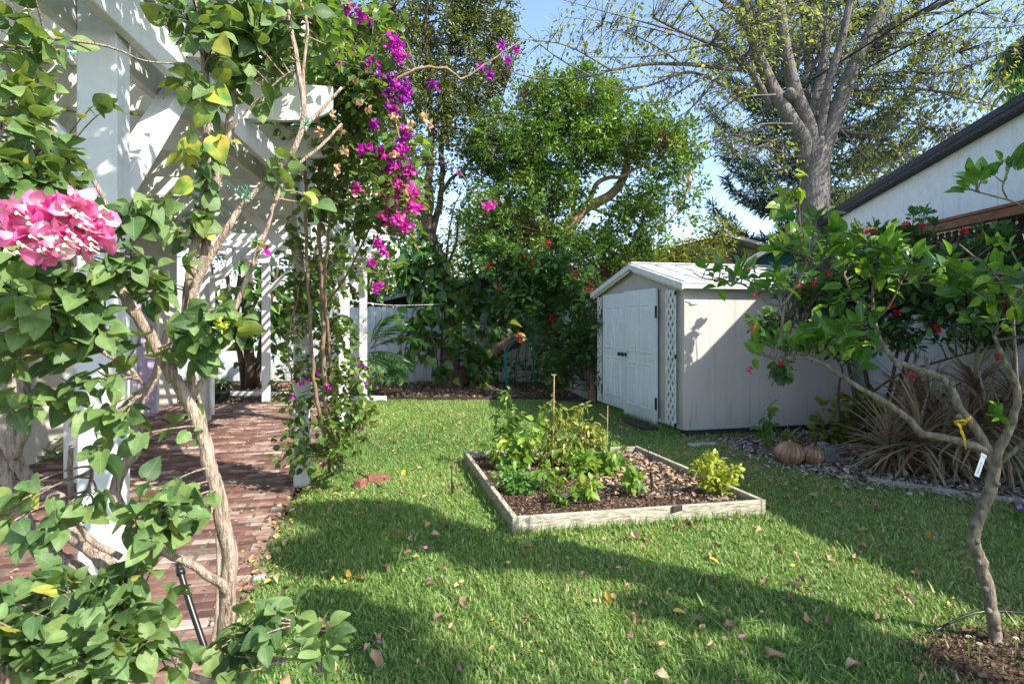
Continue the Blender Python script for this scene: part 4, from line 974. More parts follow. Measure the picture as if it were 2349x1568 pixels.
# background shrubs and trees behind the fence
def bush(name, label, base, blobs, n, size, mat, cat='tree', per=14, tpl=DIAM, sk=None, rad=.3):
    ct = at(blobs[0][0], blobs[0][1], blobs[0][2]); s_ = [([np.array(base, float), (np.array(base) * .5 + ct * .5) + [0.1, 0, 0], ct], .12, .04)]
    for b in blobs[1:]:
        e = at(b[0], b[1], b[2]); s_.append(([np.array(base, float) + [0, 0, .3], np.array(base) * .4 + e * .6, e], .07, .02))
    return plant(name, label, cat, base, s_, blobs, n, per, rad, size, tpl, mat, bark_dark, (.01, .004), k=7)
bush('background_tree', 'yellow-green tree glimpsed behind the fence left of the tall trunk', (-4.0, 18, 0), [(860, 600, 18, 90, 70, 1.2), (900, 480, 18, 70, 90, 1), (780, 560, 18, 90, 90, 1), (920, 660, 18, 60, 50, .8), (860, 690, 17, 90, 40, .6), (960, 560, 17.5, 50, 80, .8), (830, 420, 17.5, 60, 90, .8), (740, 640, 17, 90, 60, .8)], 900, .13, leaf_far)
bush('background_tree', 'dense tree behind the back of the pergola, above the potted plant', (-8, 17.5, 0), [(560, 560, 17, 110, 90, 1.3), (470, 500, 17, 90, 110, 1.2), (660, 520, 17, 90, 110, 1.2), (580, 420, 17, 110, 80, 1)], 420, .13, leaf_t1)
bush('background_tree', 'tree behind the house roof at the upper left between the rafters', (-13, 18, 0), [(150, 400, 17, 190, 170, 2), (350, 300, 17, 150, 150, 2), (40, 250, 17, 150, 150, 2)], 420, .16, leaf_t1)
bush('background_tree', 'pale green tree behind the fence between tall tree and bushy tree', (-.9, 19, 0), [(1075, 560, 18.5, 70, 60, 1), (1010, 620, 18.5, 60, 40, .8), (1120, 640, 18.5, 70, 40, .8)], 260, .13, leaf_far)
bush('background_tree', 'low sunlit yellow-green tree in front of the tan house', (5.2, 17.6, 0), [(1590, 590, 17.2, 60, 40, .6), (1530, 600, 17.2, 60, 40, .6), (1640, 540, 17.4, 50, 40, .5, .7), (1460, 600, 17.0, 60, 40, .6)], 250, .12, leaf_far)
bush('background_tree', 'dark tree behind the white building and below the pine', (9.5, 15.5, 0), [(1960, 500, 15.5, 110, 60, 1), (2050, 440, 15.5, 90, 70, 1), (1860, 560, 15.5, 70, 40, .8)], 260, .14, leaf_t1)
dense = [(620, 640, 13.3, 60, 60, .7), (560, 720, 13.2, 70, 90, .7), (650, 740, 13.2, 60, 80, .6), (500, 700, 13.6, 50, 60, .5), (590, 820, 13.3, 50, 40, .5, .4)]
sk = [([gr(572, 893)] + px([(575, 850), (570, 800), (565, 720), (570, 640), (560, 560)], 13.2), .12, .08), ([gr(560, 893)] + px([(555, 840), (545, 780), (530, 700), (520, 620)], 13.2), .07, .04), ([gr(588, 893)] + px([(592, 850), (600, 780), (620, 700), (640, 600)], 13.2), .07, .03)]
plant('pothos_covered_tree', 'dark multi-stemmed tree wrapped in large-leaved vine behind the black pot', 'tree', tuple(gr(572, 893)), sk, dense, 170, 2, .12, .24, HEART, leaf_poth, bark_dark, (.01, .004), droop=.9, upn=.6)
# climbing vine with big leaves
vs = [([gr(1000, 886)] + px([(1005, 840), (990, 760), (985, 700), (970, 640), (960, 580), (950, 540)], 13.6), .02, .012), (px([(1040, 860), (1050, 780), (1060, 700), (1080, 660), (1100, 640)], 13.7, 14.2), .015, .01),
      (px([(1060, 880), (1110, 800), (1180, 700), (1250, 690), (1330, 700)], 14.3), .015, .01), (px([(930, 880), (930, 800), (950, 740)], 14), .012, .01), (px([(1180, 885), (1190, 800), (1250, 740)], 14.4), .012, .008), (px([(1290, 880), (1280, 800), (1310, 720)], 14), .012, .008)]
plant('climbing_vine', 'large-leaved golden-green vine climbing the tall trunk and board fence', 'vine', tuple(gr(1000, 886)), vs,
      [(955, 600, 13.6, 40, 70, .3, 1.4), (935, 640, 13.7, 30, 40, .25), (1000, 690, 13.5, 45, 60, .3, 1.3), (1055, 670, 13.6, 40, 50, .3), (960, 770, 13.8, 50, 80, .3), (1060, 770, 13.7, 40, 60, .3), (1110, 700, 14.4, 90, 50, .3), (1140, 760, 14.4, 70, 30, .25, .7), (1220, 720, 14.4, 90, 50, .3, .8),
       (1310, 760, 14, 70, 80, .4), (1240, 840, 14.3, 60, 30, .2, .3), (1080, 860, 14, 50, 25, .25, .8), (1020, 850, 13.5, 30, 30, .25, 1.2), (1105, 820, 13.3, 45, 30, .2, 1.1), (1150, 760, 13.6, 40, 30, .2, 1), (1000, 610, 13.5, 20, 60, .2)],
      900, 1, .07, .24, HEART, leaf_poth, bark_dark, (.006, .004), droop=1.1, upn=.6, sag=.02, k=6)
plant('climbing_vine', 'big-leaved variegated vine on the left side of the large grey trunk', 'vine', (4.5, 9.8, 0), [([np.array([4.5, 9.75, 0])] + px([(1850, 620), (1838, 540), (1832, 470), (1835, 410)], 9.68), .02, .012)],
      [(1800, 510, 9.6, 28, 50, .12), (1815, 430, 9.6, 22, 50, .12, 1.2), (1790, 560, 9.5, 30, 30, .12), (1905, 480, 9.6, 8, 40, .08, 1.2)], 30, 1, .05, .26, HEART, leafmat('variegated_leaf', [(.10, .2, .03), (.22, .32, .05), (.36, .42, .08)], .35, .4), bark_dark, (.006, .004), droop=.9, upn=.5, k=6)
# strings of small leaves on the fence
plant('creeping_vine', 'thin trailing vine with small round leaves low on the white fence', 'vine', (.2, 14.8, 0), [(px([(1100 + 22 * k, 885), (1105 + 22 * k + 10 * math.sin(k), 840), (1100 + 22 * k - 8 * math.cos(k), 790), (1110 + 20 * k, 740)], 14.75), .006, .004) for k in range(10)],
      [(1200, 850, 14.7, 130, 40, .08), (1120, 860, 14.7, 60, 30, .08)], 90, 1, .05, .12, HEART, leaf_poth, bark_dark, (.004, .003), droop=.7)

# red-flowered shrubs
def starflowers(mb, C, s, n=7):
    for c in C:
        d = unit(rng.normal(0, 1, (n * 3, 3)) + [0, -.4, .5]); P = c + d * s * .6; mb.scatter(OVATE[0], OVATE[1], P, frames(unit(rng.normal(0, 1, (n * 3, 3)) + d), d), np.full(n * 3, s * .8), rng.random(n * 3))
def jatropha(name, label, base, skel, blobs, n, per, size, fl, fs, rad=.06):
    t, C, sk = plant(name, label, 'shrub', base, skel, blobs, n, per, rad, size, OBOV, leaf_jat, bark_dark, (.009, .004), droop=-.1, upn=.9, jit=.35, asp=1.15, subtw=0)
    for (x, y, Y) in fl:
        fb = MB(); starflowers(fb, [at(x, y, Y)], fs); fb.build('flower', red_m, t)
    return t
b = gr(1375, 922)
jatropha('red_flowering_shrub', 'tall red-flowered shrub at the left side of the garden shed', tuple(b),
         [([b] + px([(1368, 880), (1350, 820), (1340, 760), (1330, 700), (1320, 640)], 11.2, 11.8), .05, .02), ([b + [.1, 0, 0]] + px([(1385, 870), (1390, 800), (1380, 720), (1370, 660)], 11.1, 11.4), .035, .015), ([b - [.1, 0, 0]] + px([(1345, 860), (1320, 800), (1290, 740), (1240, 680), (1180, 620)], 11.3, 12.6), .03, .012), (px([(1375, 860), (1390, 800), (1405, 745)], 11, 10.8), .02, .01)],
         [(1340, 680, 11.5, 60, 60, .5), (1290, 620, 11.8, 60, 50, .5), (1220, 620, 12.2, 70, 45, .5), (1140, 600, 12.4, 60, 40, .4, .8), (1240, 690, 12, 70, 50, .5), (1180, 680, 12.2, 60, 40, .4, .8), (1330, 780, 11.4, 50, 60, .4), (1390, 740, 10.9, 28, 30, .25, 1.2), (1385, 830, 11, 30, 45, .25, 1.2), (1300, 850, 11.6, 50, 50, .4), (1250, 780, 12, 50, 50, .4, .8)],
         420, 12, .16, [(1130, 605, 12.3), (1200, 590, 12.2), (1258, 557, 12), (1321, 628, 11.5), (1165, 705, 12), (1210, 715, 12), (1268, 730, 11.8), (1190, 775, 12), (1120, 612, 12.2), (1352, 665, 11.3), (1405, 738, 10.7), (1422, 742, 10.7), (1150, 660, 12), (1225, 600, 12), (1290, 690, 11.8), (1280, 750, 11.8), (1240, 610, 12.1)], .07)
b = gr(1990, 1012)
jatropha('red_flowering_shrub', 'broad red-flowered shrub between the garden shed and white building', tuple(b),
         [([b] + px([(1975, 960), (1960, 900), (1945, 830), (1930, 760)], 7.4), .035, .015), ([b + [.05, 0, 0]] + px([(1998, 950), (1990, 880), (1975, 800), (1960, 700)], 7.3, 7.0), .035, .015), ([b + [.1, 0, 0]] + px([(2020, 960), (2045, 880), (2060, 800), (2090, 720)], 7.2, 6.6), .03, .012),
          ([b + [.15, 0, 0]] + px([(2040, 950), (2070, 860), (2090, 800), (2150, 740), (2230, 700)], 7.1, 6.0), .03, .012), (px([(2000, 900), (2060, 860), (2150, 830), (2260, 800), (2340, 790)], 7, 5.9), .015, .008), (px([(1985, 1000), (1950, 970), (1925, 940), (1925, 880), (1930, 840), (1880, 780), (1800, 740)], 7.3, 6.8), .018, .008)],
         [(1930, 690, 6.9, 90, 60, .5), (1850, 660, 6.9, 70, 50, .45, .7), (1760, 740, 6.8, 45, 40, .3, .7), (2020, 620, 6.7, 100, 60, .5), (2040, 740, 6.7, 90, 70, .5), (2140, 680, 6.4, 90, 60, .5), (2230, 620, 6.2, 90, 60, .5), (2240, 720, 6.2, 90, 60, .5), (2310, 770, 6, 50, 30, .4, .6), (1920, 780, 7, 70, 50, .4), (2060, 560, 6.7, 60, 50, .4, .7), (2160, 790, 6.5, 50, 25, .4, .3), (2300, 560, 6.1, 60, 50, .4, .8), (1790, 840, 6.7, 20, 30, .15, .8), (1835, 560, 7.25, 26, 34, .12, .9), (2120, 500, 6.5, 40, 25, .3, .5), (1990, 560, 6.8, 50, 40, .3, .8)],
         600, 11, .105, [(1900, 627, 6.6), (1868, 650, 6.6), (1832, 660, 6.7), (1975, 655, 6.6), (1730, 672, 6.7), (1715, 618, 6.8), (2045, 700, 6.4), (2060, 720, 6.4), (2165, 622, 6.2), (2150, 755, 6.2), (1720, 848, 6.6), (1780, 780, 6.6), (1790, 835, 6.6), (2105, 865, 6.4), (2000, 530, 6.5), (1910, 512, 6.6), (2080, 515, 6.4), (2115, 520, 6.4), (2210, 530, 6.2), (2250, 540, 6.1), (2330, 575, 6), (2290, 820, 5.9), (2250, 590, 6.1), (2300, 700, 5.9), (1730, 755, 6.6), (1955, 600, 6.6), (2090, 860, 6.3), (1985, 470 + 60, 6.5), (2180, 700, 6.2)], .04, .04)

# citrus in the right foreground
def r6(lst, Y0, Y1=None): return px([((2595 + a / 1) * .603 if False else (2595 + a / 1.802) * .603, (870 + b_ / 1.802) * .603) for a, b_ in lst], Y0, Y1)
cb = gr(2284, 1477); CY = 2.92
cs = [([cb - [0, 0, .03]] + px([(2282, 1450), (2276, 1411), (2264, 1344), (2247, 1277), (2233, 1240), (2238, 1204), (2261, 1154), (2276, 1110), (2281, 1065)], CY), .027, .026),
      (px([(2281, 1075), (2262, 1035)], CY) + r6([(1950, 1470), (1800, 1430), (1640, 1400), (1560, 1310), (1430, 1210), (1250, 1110), (1100, 1010), (960, 920), (850, 880), (700, 885), (600, 880), (480, 790)], CY, 3.3), .021, .006),
      (px([(2281, 1075), (2274, 1043)], CY) + r6([(2000, 1350), (1900, 1230), (1860, 1120), (1790, 1030), (1650, 970), (1480, 915), (1420, 860), (1350, 740), (1310, 620), (1180, 480), (1110, 320)], CY, 3.2), .022, .006),
      (px([(2281, 1070), (2290, 1035), (2318, 976), (2334, 893), (2304, 826), (2280, 770)], CY, 2.8), .025, .008), (px([(2334, 900), (2352, 860), (2370, 760), (2365, 650)], CY, 2.7), .02, .008),
      (px([(2290, 1062), (2330, 1030), (2370, 1000)], CY, 2.8), .012, .008), (px([(2003, 740), (2040, 700), (2070, 640)], 3.1, 3.0), .006, .004), (px([(1766, 819), (1790, 770), (1800, 700), (1830, 640), (1850, 590)], 3.2, 3.1), .009, .004),
      (px([(1852, 600), (1790, 700), (1700, 650), (1620, 640), (1590, 625)], 3.1, 3.2), .006, .003), (px([(2003, 730), (2000, 620), (1990, 560), (1960, 500)], 3.1), .007, .004),
      (px([(2334, 890), (2320, 700), (2290, 640), (2200, 560)], 2.9, 2.9), .007, .004), (px([(2380, 500), (2330, 465), (2280, 450), (2240, 440)], 2.7, 2.7), .005, .003), (px([(2310, 455), (2300, 430), (2310, 400), (2320, 370)], 2.7), .004, .003)]
def knots(m):
    for (x, y) in ((2233, 1240), (2247, 1290), (2268, 1350), (2290, 1108), (2262, 1160), (2272, 1400), (2245, 1270), (2280, 1440), (2236, 1205), (2205, 955), (2172, 880), (2117, 855), (2060, 835)):
        c = at(x + rng.uniform(-8, 12), y, CY - .02); q = unit(rng.normal(0, 1, 3)); fr_ = frames(q, np.array([.1, .2, 1.]))
        m.lathe([(0, -.014), (.014, -.010), (.013, .004), (.006, .012), (0, .014)], c, 8, np.stack([fr_[:, 0], fr_[:, 2], fr_[:, 1]], 1))
    m.tube([at(2120, 850, 3.05), at(2126, 838, 3.03), at(2130, 820, 3.02)], [.012, .009, .006], 7)
ct, C, _ = plant('citrus_tree', 'young citrus tree with bent trunk and three low branches on the right', 'tree', tuple(cb), cs,
      [(1640, 630, 3.2, 50, 22, .12, 1.5), (1690, 640, 3.15, 40, 40, .15), (1790, 650, 3.1, 60, 50, .2), (1840, 570, 3.1, 60, 45, .2), (1930, 560, 3.1, 60, 50, .2), (1990, 590, 3.1, 50, 60, .2), (2060, 620, 3.0, 40, 60, .15, .8), (1750, 790, 3.25, 50, 30, .15, 1.2), (1830, 790, 3.2, 60, 30, .15, 1.2), (1890, 760, 3.15, 50, 40, .2, 1), (1960, 690, 3.1, 50, 60, .2), (1980, 780, 3.1, 40, 40, .15, .8),
       (2180, 610, 2.9, 50, 60, .2, .8), (2270, 640, 2.8, 70, 60, .2), (2320, 720, 2.75, 50, 70, .2), (2330, 600, 2.7, 40, 60, .2), (2300, 390, 2.7, 35, 25, .08, 1.5), (2245, 420, 2.7, 22, 20, .06, 2), (1850, 500, 3.1, 30, 30, .1, .8), (1760, 500, 3.1, 20, 20, .1, .5), (2300, 940, 2.9, 30, 40, .1, .5), (1960, 840, 3.1, 40, 20, .1, .6)],
      185, 4, .035, .082, (OVALH[0] * [.82, 1, 1], OVALH[1]), leaf_cit, bark_citrus, (.004, .0025), droop=-.45, upn=.6, jit=.4, sag=.02, k=12, asp=1.0, leafname='leaves', wob=.09, extra=knots)
# tag
tgt = thing('plant_tag', 'white printed paper tag hanging at the citrus trunk fork', 'tag', at(2262, 1050, CY - .05))
tp0, tp1 = at(2256, 1046, CY - .05), at(2240, 1092, CY - .07); ax = unit(tp1 - tp0); sd = unit(np.cross(ax, [0, -1, 0])); nm_ = np.cross(sd, ax)
if nm_[1] > 0: sd = -sd; nm_ = -nm_
Lt = np.linalg.norm(tp1 - tp0); Mt = np.stack([ax, sd, nm_], 1)
if np.linalg.det(Mt) < 0: Mt[:, 1] *= -1
m = MB(); m.box((tp0 + tp1) / 2, (Lt, .024, .0012), Mt, .5, .0003); m.box(tp0 - ax * .004, (.016, .03, .0012), Mt); m.build('paper', plain('tag_white', (.8, .82, .84), .5), tgt)
fc = bpy.data.curves.new('lettering', 'FONT'); fc.body = 'PERSIAN LIME'; fc.size = .0095; fc.extrude = .0001; fc.align_x = 'CENTER'; fc.align_y = 'CENTER'
to = bpy.data.objects.new('lettering_tmp', fc); COL.objects.link(to)
import mathutils
dg = bpy.context.evaluated_depsgraph_get(); dg.update(); me = bpy.data.meshes.new_from_object(to.evaluated_get(dg)); bpy.data.objects.remove(to)
me.materials.clear(); me.materials.append(plain('print_black', (.02, .02, .03), .6)); lo = bpy.data.objects.new('lettering', me); COL.objects.link(lo); lo.parent = tgt
Mx = np.stack([-ax, np.cross(nm_, -ax), nm_], 1); o_ = (tp0 * .42 + tp1 * .58) + nm_ * .0012 - sd * 0 - np.array(tgt.location)
lo.matrix_local = mathutils.Matrix([[*Mx[0], o_[0]], [*Mx[1], o_[1]], [*Mx[2], o_[2]], [0, 0, 0, 1]])
# yellow ribbon
m = MB(); m.tube([at(2204 + 13 * math.cos(a), 968 + 5 * math.sin(a), CY + .01 + .03 * math.sin(a)) for a in np.linspace(0, 6.28, 12)], .006, 6)
for (x0, y0, x1, y1) in ((2196, 970, 2204, 990), (2218, 962, 2226, 952), (2204, 985, 2216, 1030)):
    m.tube(smooth_path([at(x0, y0, CY - .03), at((x0 + x1) / 2 + 3, (y0 + y1) / 2, CY - .04), at(x1, y1, CY - .03)], 3), [.006, .008, .006, .006, .004, .003, .002][:7], 4)
tag(m.build('ribbon', plain('yellow_tape', (.75, .5, .01), .4), off=at(2208, 970, CY)), 'yellow tape tied round the middle citrus branch', 'ribbon')
# drip ring by the citrus
m = MB(); m.tube([np.array([2.62 + .40 * math.cos(a), 2.68 + .27 * math.sin(a), .04 + .04 * math.sin(a * 2)]) for a in np.linspace(.3, 5.9, 40)], .007, 8)
m.tube(smooth_path([(2.0, 2.98, .02), (2.35, 3.12, .05), (2.7, 3.05, .05), (3.2, 2.9, .03)], 6), .006, 8)
tag(m.build('drip_hose', black_pl, smooth=True, off=(2.62, 2.68, 0)), 'black drip hose looped on the dark soil around the citrus trunk', 'hose')
# little white daisies
for (x, y, lb_) in ((2222, 1458, 'small white daisy-like flower left of the citrus trunk base'), (2247, 1475, 'small white daisy-like flower inside the black drip hose loop'), (2330, 1462, 'small white daisy-like flower right of the citrus trunk base')):
    p = gr(x, y, .1); t = thing('daisy', lb_, 'flower', (p[0], p[1], 0), group='small white flowers by the citrus')
    m = MB(); m.tube([(p[0], p[1], 0), p], .0015, 5); m.build('stem', leaf_veg, t)
    m = MB(); a = np.arange(6) * 1.047; d = np.stack([np.cos(a), np.sin(a), np.full(6, .2)], 1); m.scatter(OVATE[0], OVATE[1], np.repeat(p[None], 6, 0), frames(d, np.tile([0, 0, 1.], (6, 1))), np.full(6, .014)); m.build('petals', cream_m, t)
    m = MB(); m.lathe([(0, -.002), (.004, 0), (.003, .003), (0, .004)], p, 8); m.build('centre', plain('yellow_centre', (.7, .4, .02), .6), t)

# dracaena clumps
def dracaena(label, base, heads, nl, L, w_=.028):
    t = thing('dracaena', label, 'plant', base); tm, lm_ = MB(), MB()
    for hp in heads:
        hp = np.array(hp); tm.tube(smooth_path([np.array(base) + rng.normal(0, .06, 3) * [1, 1, 0], (np.array(base) + hp) / 2 + rng.normal(0, .03, 3), hp], 4), .016, 7)
        n = nl; th = rng.uniform(0, 6.283, n); el = np.linspace(-.7, 1.45, n) + rng.normal(0, .12, n)
        d = np.stack([np.cos(th) * np.cos(el), np.sin(th) * np.cos(el), np.sin(el)], 1)
        P = hp + np.stack([0 * th, 0 * th, (el / 1.5) * .10], 1); nn = np.stack([-np.cos(th) * np.sin(el), -np.sin(th) * np.sin(el), np.cos(el)], 1)
        ys = [0, .2, .5, .8, 1]; tpl = leaf_tpl(ys, [.35, .5, .5, .3, 0], .03, .0)
        tv = tpl[0].copy(); Ls = L * rng.uniform(.75, 1.15, n)
        lm_.scatter(tv * [1, 1, 1] + np.array([0, 0, -.34]) * tv[:, 1:2] ** 2, tpl[1], P, frames(d, nn), np.stack([np.full(n, w_), Ls, Ls], 1), rng.random(n))
    tm.build('stems', twig_m, t, True); lm_.build('leaves', leaf_drac, t)
b = gr(2110, 1080); b2 = gr(2240, 1090)
dracaena('spiky reddish-striped dracaena behind the citrus branches near the white wall', tuple(b), [at(2070, 1010, 6.2), at(2130, 960, 6.3), at(2110, 1020, 5.9), at(2040, 1040, 6.1), at(2160, 1030, 6.0), at(2090, 940, 6.5)], 75, .55)
dracaena('taller dracaena with upright reddish head right of the yellow tape', tuple(b2), [at(2235, 905, 6.0), at(2260, 980, 5.8), at(2300, 1010, 5.7), at(2210, 1010, 5.8), at(2330, 930, 5.9)], 75, .5)

# bougainvillea on the second post
vb = gr(770, 1085)
vk = [([vb] + px([(765, 1040), (755, 980), (745, 900), (740, 800), (742, 700), (735, 600), (730, 480), (740, 350), (755, 200), (770, 60), (775, -40)], 5.4, 4.6), .022, .012),
      ([vb - [.05, 0, 0]] + px([(750, 1030), (735, 960), (720, 860), (712, 760), (705, 640), (702, 520), (700, 400), (690, 250), (680, 100)], 5.4, 4.4), .018, .01),
      ([vb + [.03, .05, 0]] + px([(775, 1030), (770, 940), (758, 830), (750, 740), (745, 650), (752, 560), (760, 450), (790, 330), (830, 250), (880, 190), (940, 160)], 5.5, 4.2), .016, .007),
      (px([(745, 700), (790, 640), (830, 560), (870, 470), (900, 380), (930, 300)], 5.3, 4.2), .010, .005), (px([(690, 0), (760, 60), (840, 150), (900, 260), (930, 380), (940, 480), (925, 540)], 4.3, 4.2), .008, .004),
      (px([(860, 220), (920, 175), (975, 155), (1030, 160), (1060, 180), (1110, 150), (1160, 115), (1195, 95)], 4.3, 4.6), .013, .004), (px([(800, 330), (900, 290), (980, 330), (1040, 380), (1060, 400), (1100, 460), (1125, 480)], 4.4, 4.7), .006, .002),
      (px([(745, 640), (720, 620), (690, 640), (680, 700), (660, 760), (665, 840), (680, 930)], 5.3), .010, .006), (px([(758, 900), (790, 870), (830, 840), (860, 850)], 5.4, 5.2), .007, .004), (px([(765, 1000), (800, 990), (840, 1000), (880, 1030)], 5.4, 5.1), .006, .003)]
vt, C, _ = plant('bougainvillea_vine', 'purple bougainvillea vine climbing the second right-hand pergola post', 'vine', tuple(vb), vk,
      [(700, 700, 5.4, 60, 110, .2), (690, 880, 5.4, 60, 90, .2), (740, 620, 5.3, 70, 90, .2), (770, 780, 5.4, 50, 120, .2), (810, 860, 5.3, 60, 60, .2, .9), (790, 960, 5.3, 70, 70, .2, .9), (680, 1010, 5.4, 50, 60, .2, .9), (750, 1040, 5.4, 60, 40, .2), (860, 620, 5.0, 50, 60, .2, .5), (850, 940, 5.2, 45, 30, .15, .5),
       (760, 430, 4.9, 90, 100, .3), (830, 330, 4.5, 90, 90, .3, 1.3), (790, 200, 4.4, 90, 100, .3, 1.4), (850, 200, 4.3, 70, 90, .3, 1.3), (760, 60, 4.4, 90, 90, .3, 1.3), (860, 60, 4.3, 60, 70, .3), (900, 420, 4.3, 60, 110, .25, 1.1), (850, 500, 4.5, 50, 70, .25), (690, 200, 4.5, 60, 130, .3, .8), (960, 330, 4.4, 40, 40, .2, .6), (680, 560, 5.2, 40, 60, .2, .8), (890, 570, 4.4, 40, 40, .2, .4)],
      760, 7, .09, .062, HEART, leaf_vine, bark_red, (.0035, .0018), droop=.3, sag=.08, k=8, leafname='leaves', subtw=1, wob=.3)
cb_, ck_ = MB(), MB(); n = 24000
Pc = np.stack([rng.uniform(-4.3, -.9, n), rng.uniform(1.6, 8.2, n), rng.uniform(2.96, 3.24, n)], 1)
Pc = Pc[(hnoise(Pc, 5.5, 11) > -.30) & (Pc[:, 0] < -1.0 - .12 * (Pc[:, 1] - 2) + .25)]
n = len(Pc); cb_.scatter(HEART[0], HEART[1], Pc, frames(unit(rng.normal(0, 1, (n, 3)) + [0, 0, -.2]), unit(rng.normal(0, .5, (n, 3)) + [0, 0, 1])), rng.uniform(.045, .08, n), np.clip(rng.normal(.4, .2, n), 0, .9))
cb_.build('canopy_leaves', leaf_vine, vt, True)
for k in range(26):
    a = np.array([rng.uniform(-1.9, -1.2), rng.uniform(4, 6.5), 2.96]); b_ = a + [rng.uniform(-2.2, .1), rng.uniform(-3, 2), .12]
    ck_.tube(smooth_path([a, (a + b_) / 2 + rng.normal(0, .15, 3) * [1, 1, .3], b_], 5), np.linspace(.010, .003, 11), 5)
ck_.build('canopy_stems', bark_red, vt, True)
def bracts(mb, x, y, Y, rpx, n, s, flatten=1.0, rd=None):
    c = at(x, y, Y); r = rpx * Y / F
    for i in range(n):
        q = c + unit(rng.normal(0, 1, 3)) * r * rng.random() ** .5 * [1, .7, flatten]
        up = unit(rng.normal(0, 1, 3) + [0.1, -.5, .35]); 
        e1_ = unit(np.cross(up, rng.normal(0, 1, 3))); e2_ = np.cross(up, e1_)
        a = np.arange(3) * 2.094 + rng.random() * 2; d = unit(np.cos(a)[:, None] * e1_ + np.sin(a)[:, None] * e2_ + up * .75)
        v = rng.random(3) * .5 + rng.random() * .5 if rd is None else np.clip(rng.normal(rd, .2, 3), 0, 1)
        mb.scatter(BRACT[0], BRACT[1], np.repeat(q[None], 3, 0), frames(d, np.repeat(up[None], 3, 0) * -1 + rng.normal(0, .2, (3, 3))), s * rng.uniform(.75, 1.15, 3), v)
FL = [(750, 12, 22, 12), (790, 15, 26, 16), (830, 40, 22, 12), (722, 20, 16, 8), (905, 95, 24, 18), (915, 128, 20, 12), (868, 178, 22, 14), (895, 195, 26, 20), (925, 222, 24, 18), (935, 198, 18, 10), (902, 250, 18, 12), (858, 285, 14, 7), (838, 340, 16, 9), (878, 355, 22, 15), (925, 305, 16, 10), (918, 345, 24, 18), (898, 382, 22, 14), (936, 392, 20, 14), (905, 420, 24, 18), (932, 442, 26, 20),
      (948, 478, 20, 14), (900, 470, 20, 14), (912, 508, 24, 18), (880, 500, 16, 9), (935, 522, 16, 10), (865, 560, 12, 6), (880, 580, 10, 4), (852, 600, 10, 5), (820, 430, 14, 7), (850, 150, 18, 8), (780, 150, 12, 4), (1105, 155, 14, 5), (1122, 172, 10, 4), (1165, 140, 8, 4), (995, 195, 14, 6), (1055, 395, 6, 2), (1122, 473, 14, 9), (1150, 105, 9, 4), (560, 158, 12, 5), (1185, 115, 8, 3),
      (727, 852, 7, 3), (690, 880, 7, 3), (750, 890, 10, 5), (668, 912, 6, 2), (745, 1063, 7, 3), (830, 838, 7, 3), (706, 873, 6, 2), (868, 655, 14, 6), (838, 880, 5, 2)]
for (x, y, r_, n) in FL:
    Yf = 5.2 if y > 820 else (4.6 if x > 980 else 4.15); fb = MB(); bracts(fb, x, y, Yf, r_, int(n * 1.5), .032 if y < 820 else .028, rd=.22 if 150 < y < 300 else (.42 if y < 400 or y > 550 else .68)); fb.build('flower_cluster', bract_m, vt, True)
for (x, y) in ((780, 300), (845, 250), (760, 260), (870, 440), (815, 190), (790, 345), (820, 240), (940, 290), (975, 270), (985, 285), (770, 390), (735, 300), (905, 270), (930, 440), (900, 355), (640, 235)):
    fb = MB(); bracts(fb, x, y, 4.1, 9, 3, .035); fb.build('dried_bract', dry_m, vt, True)

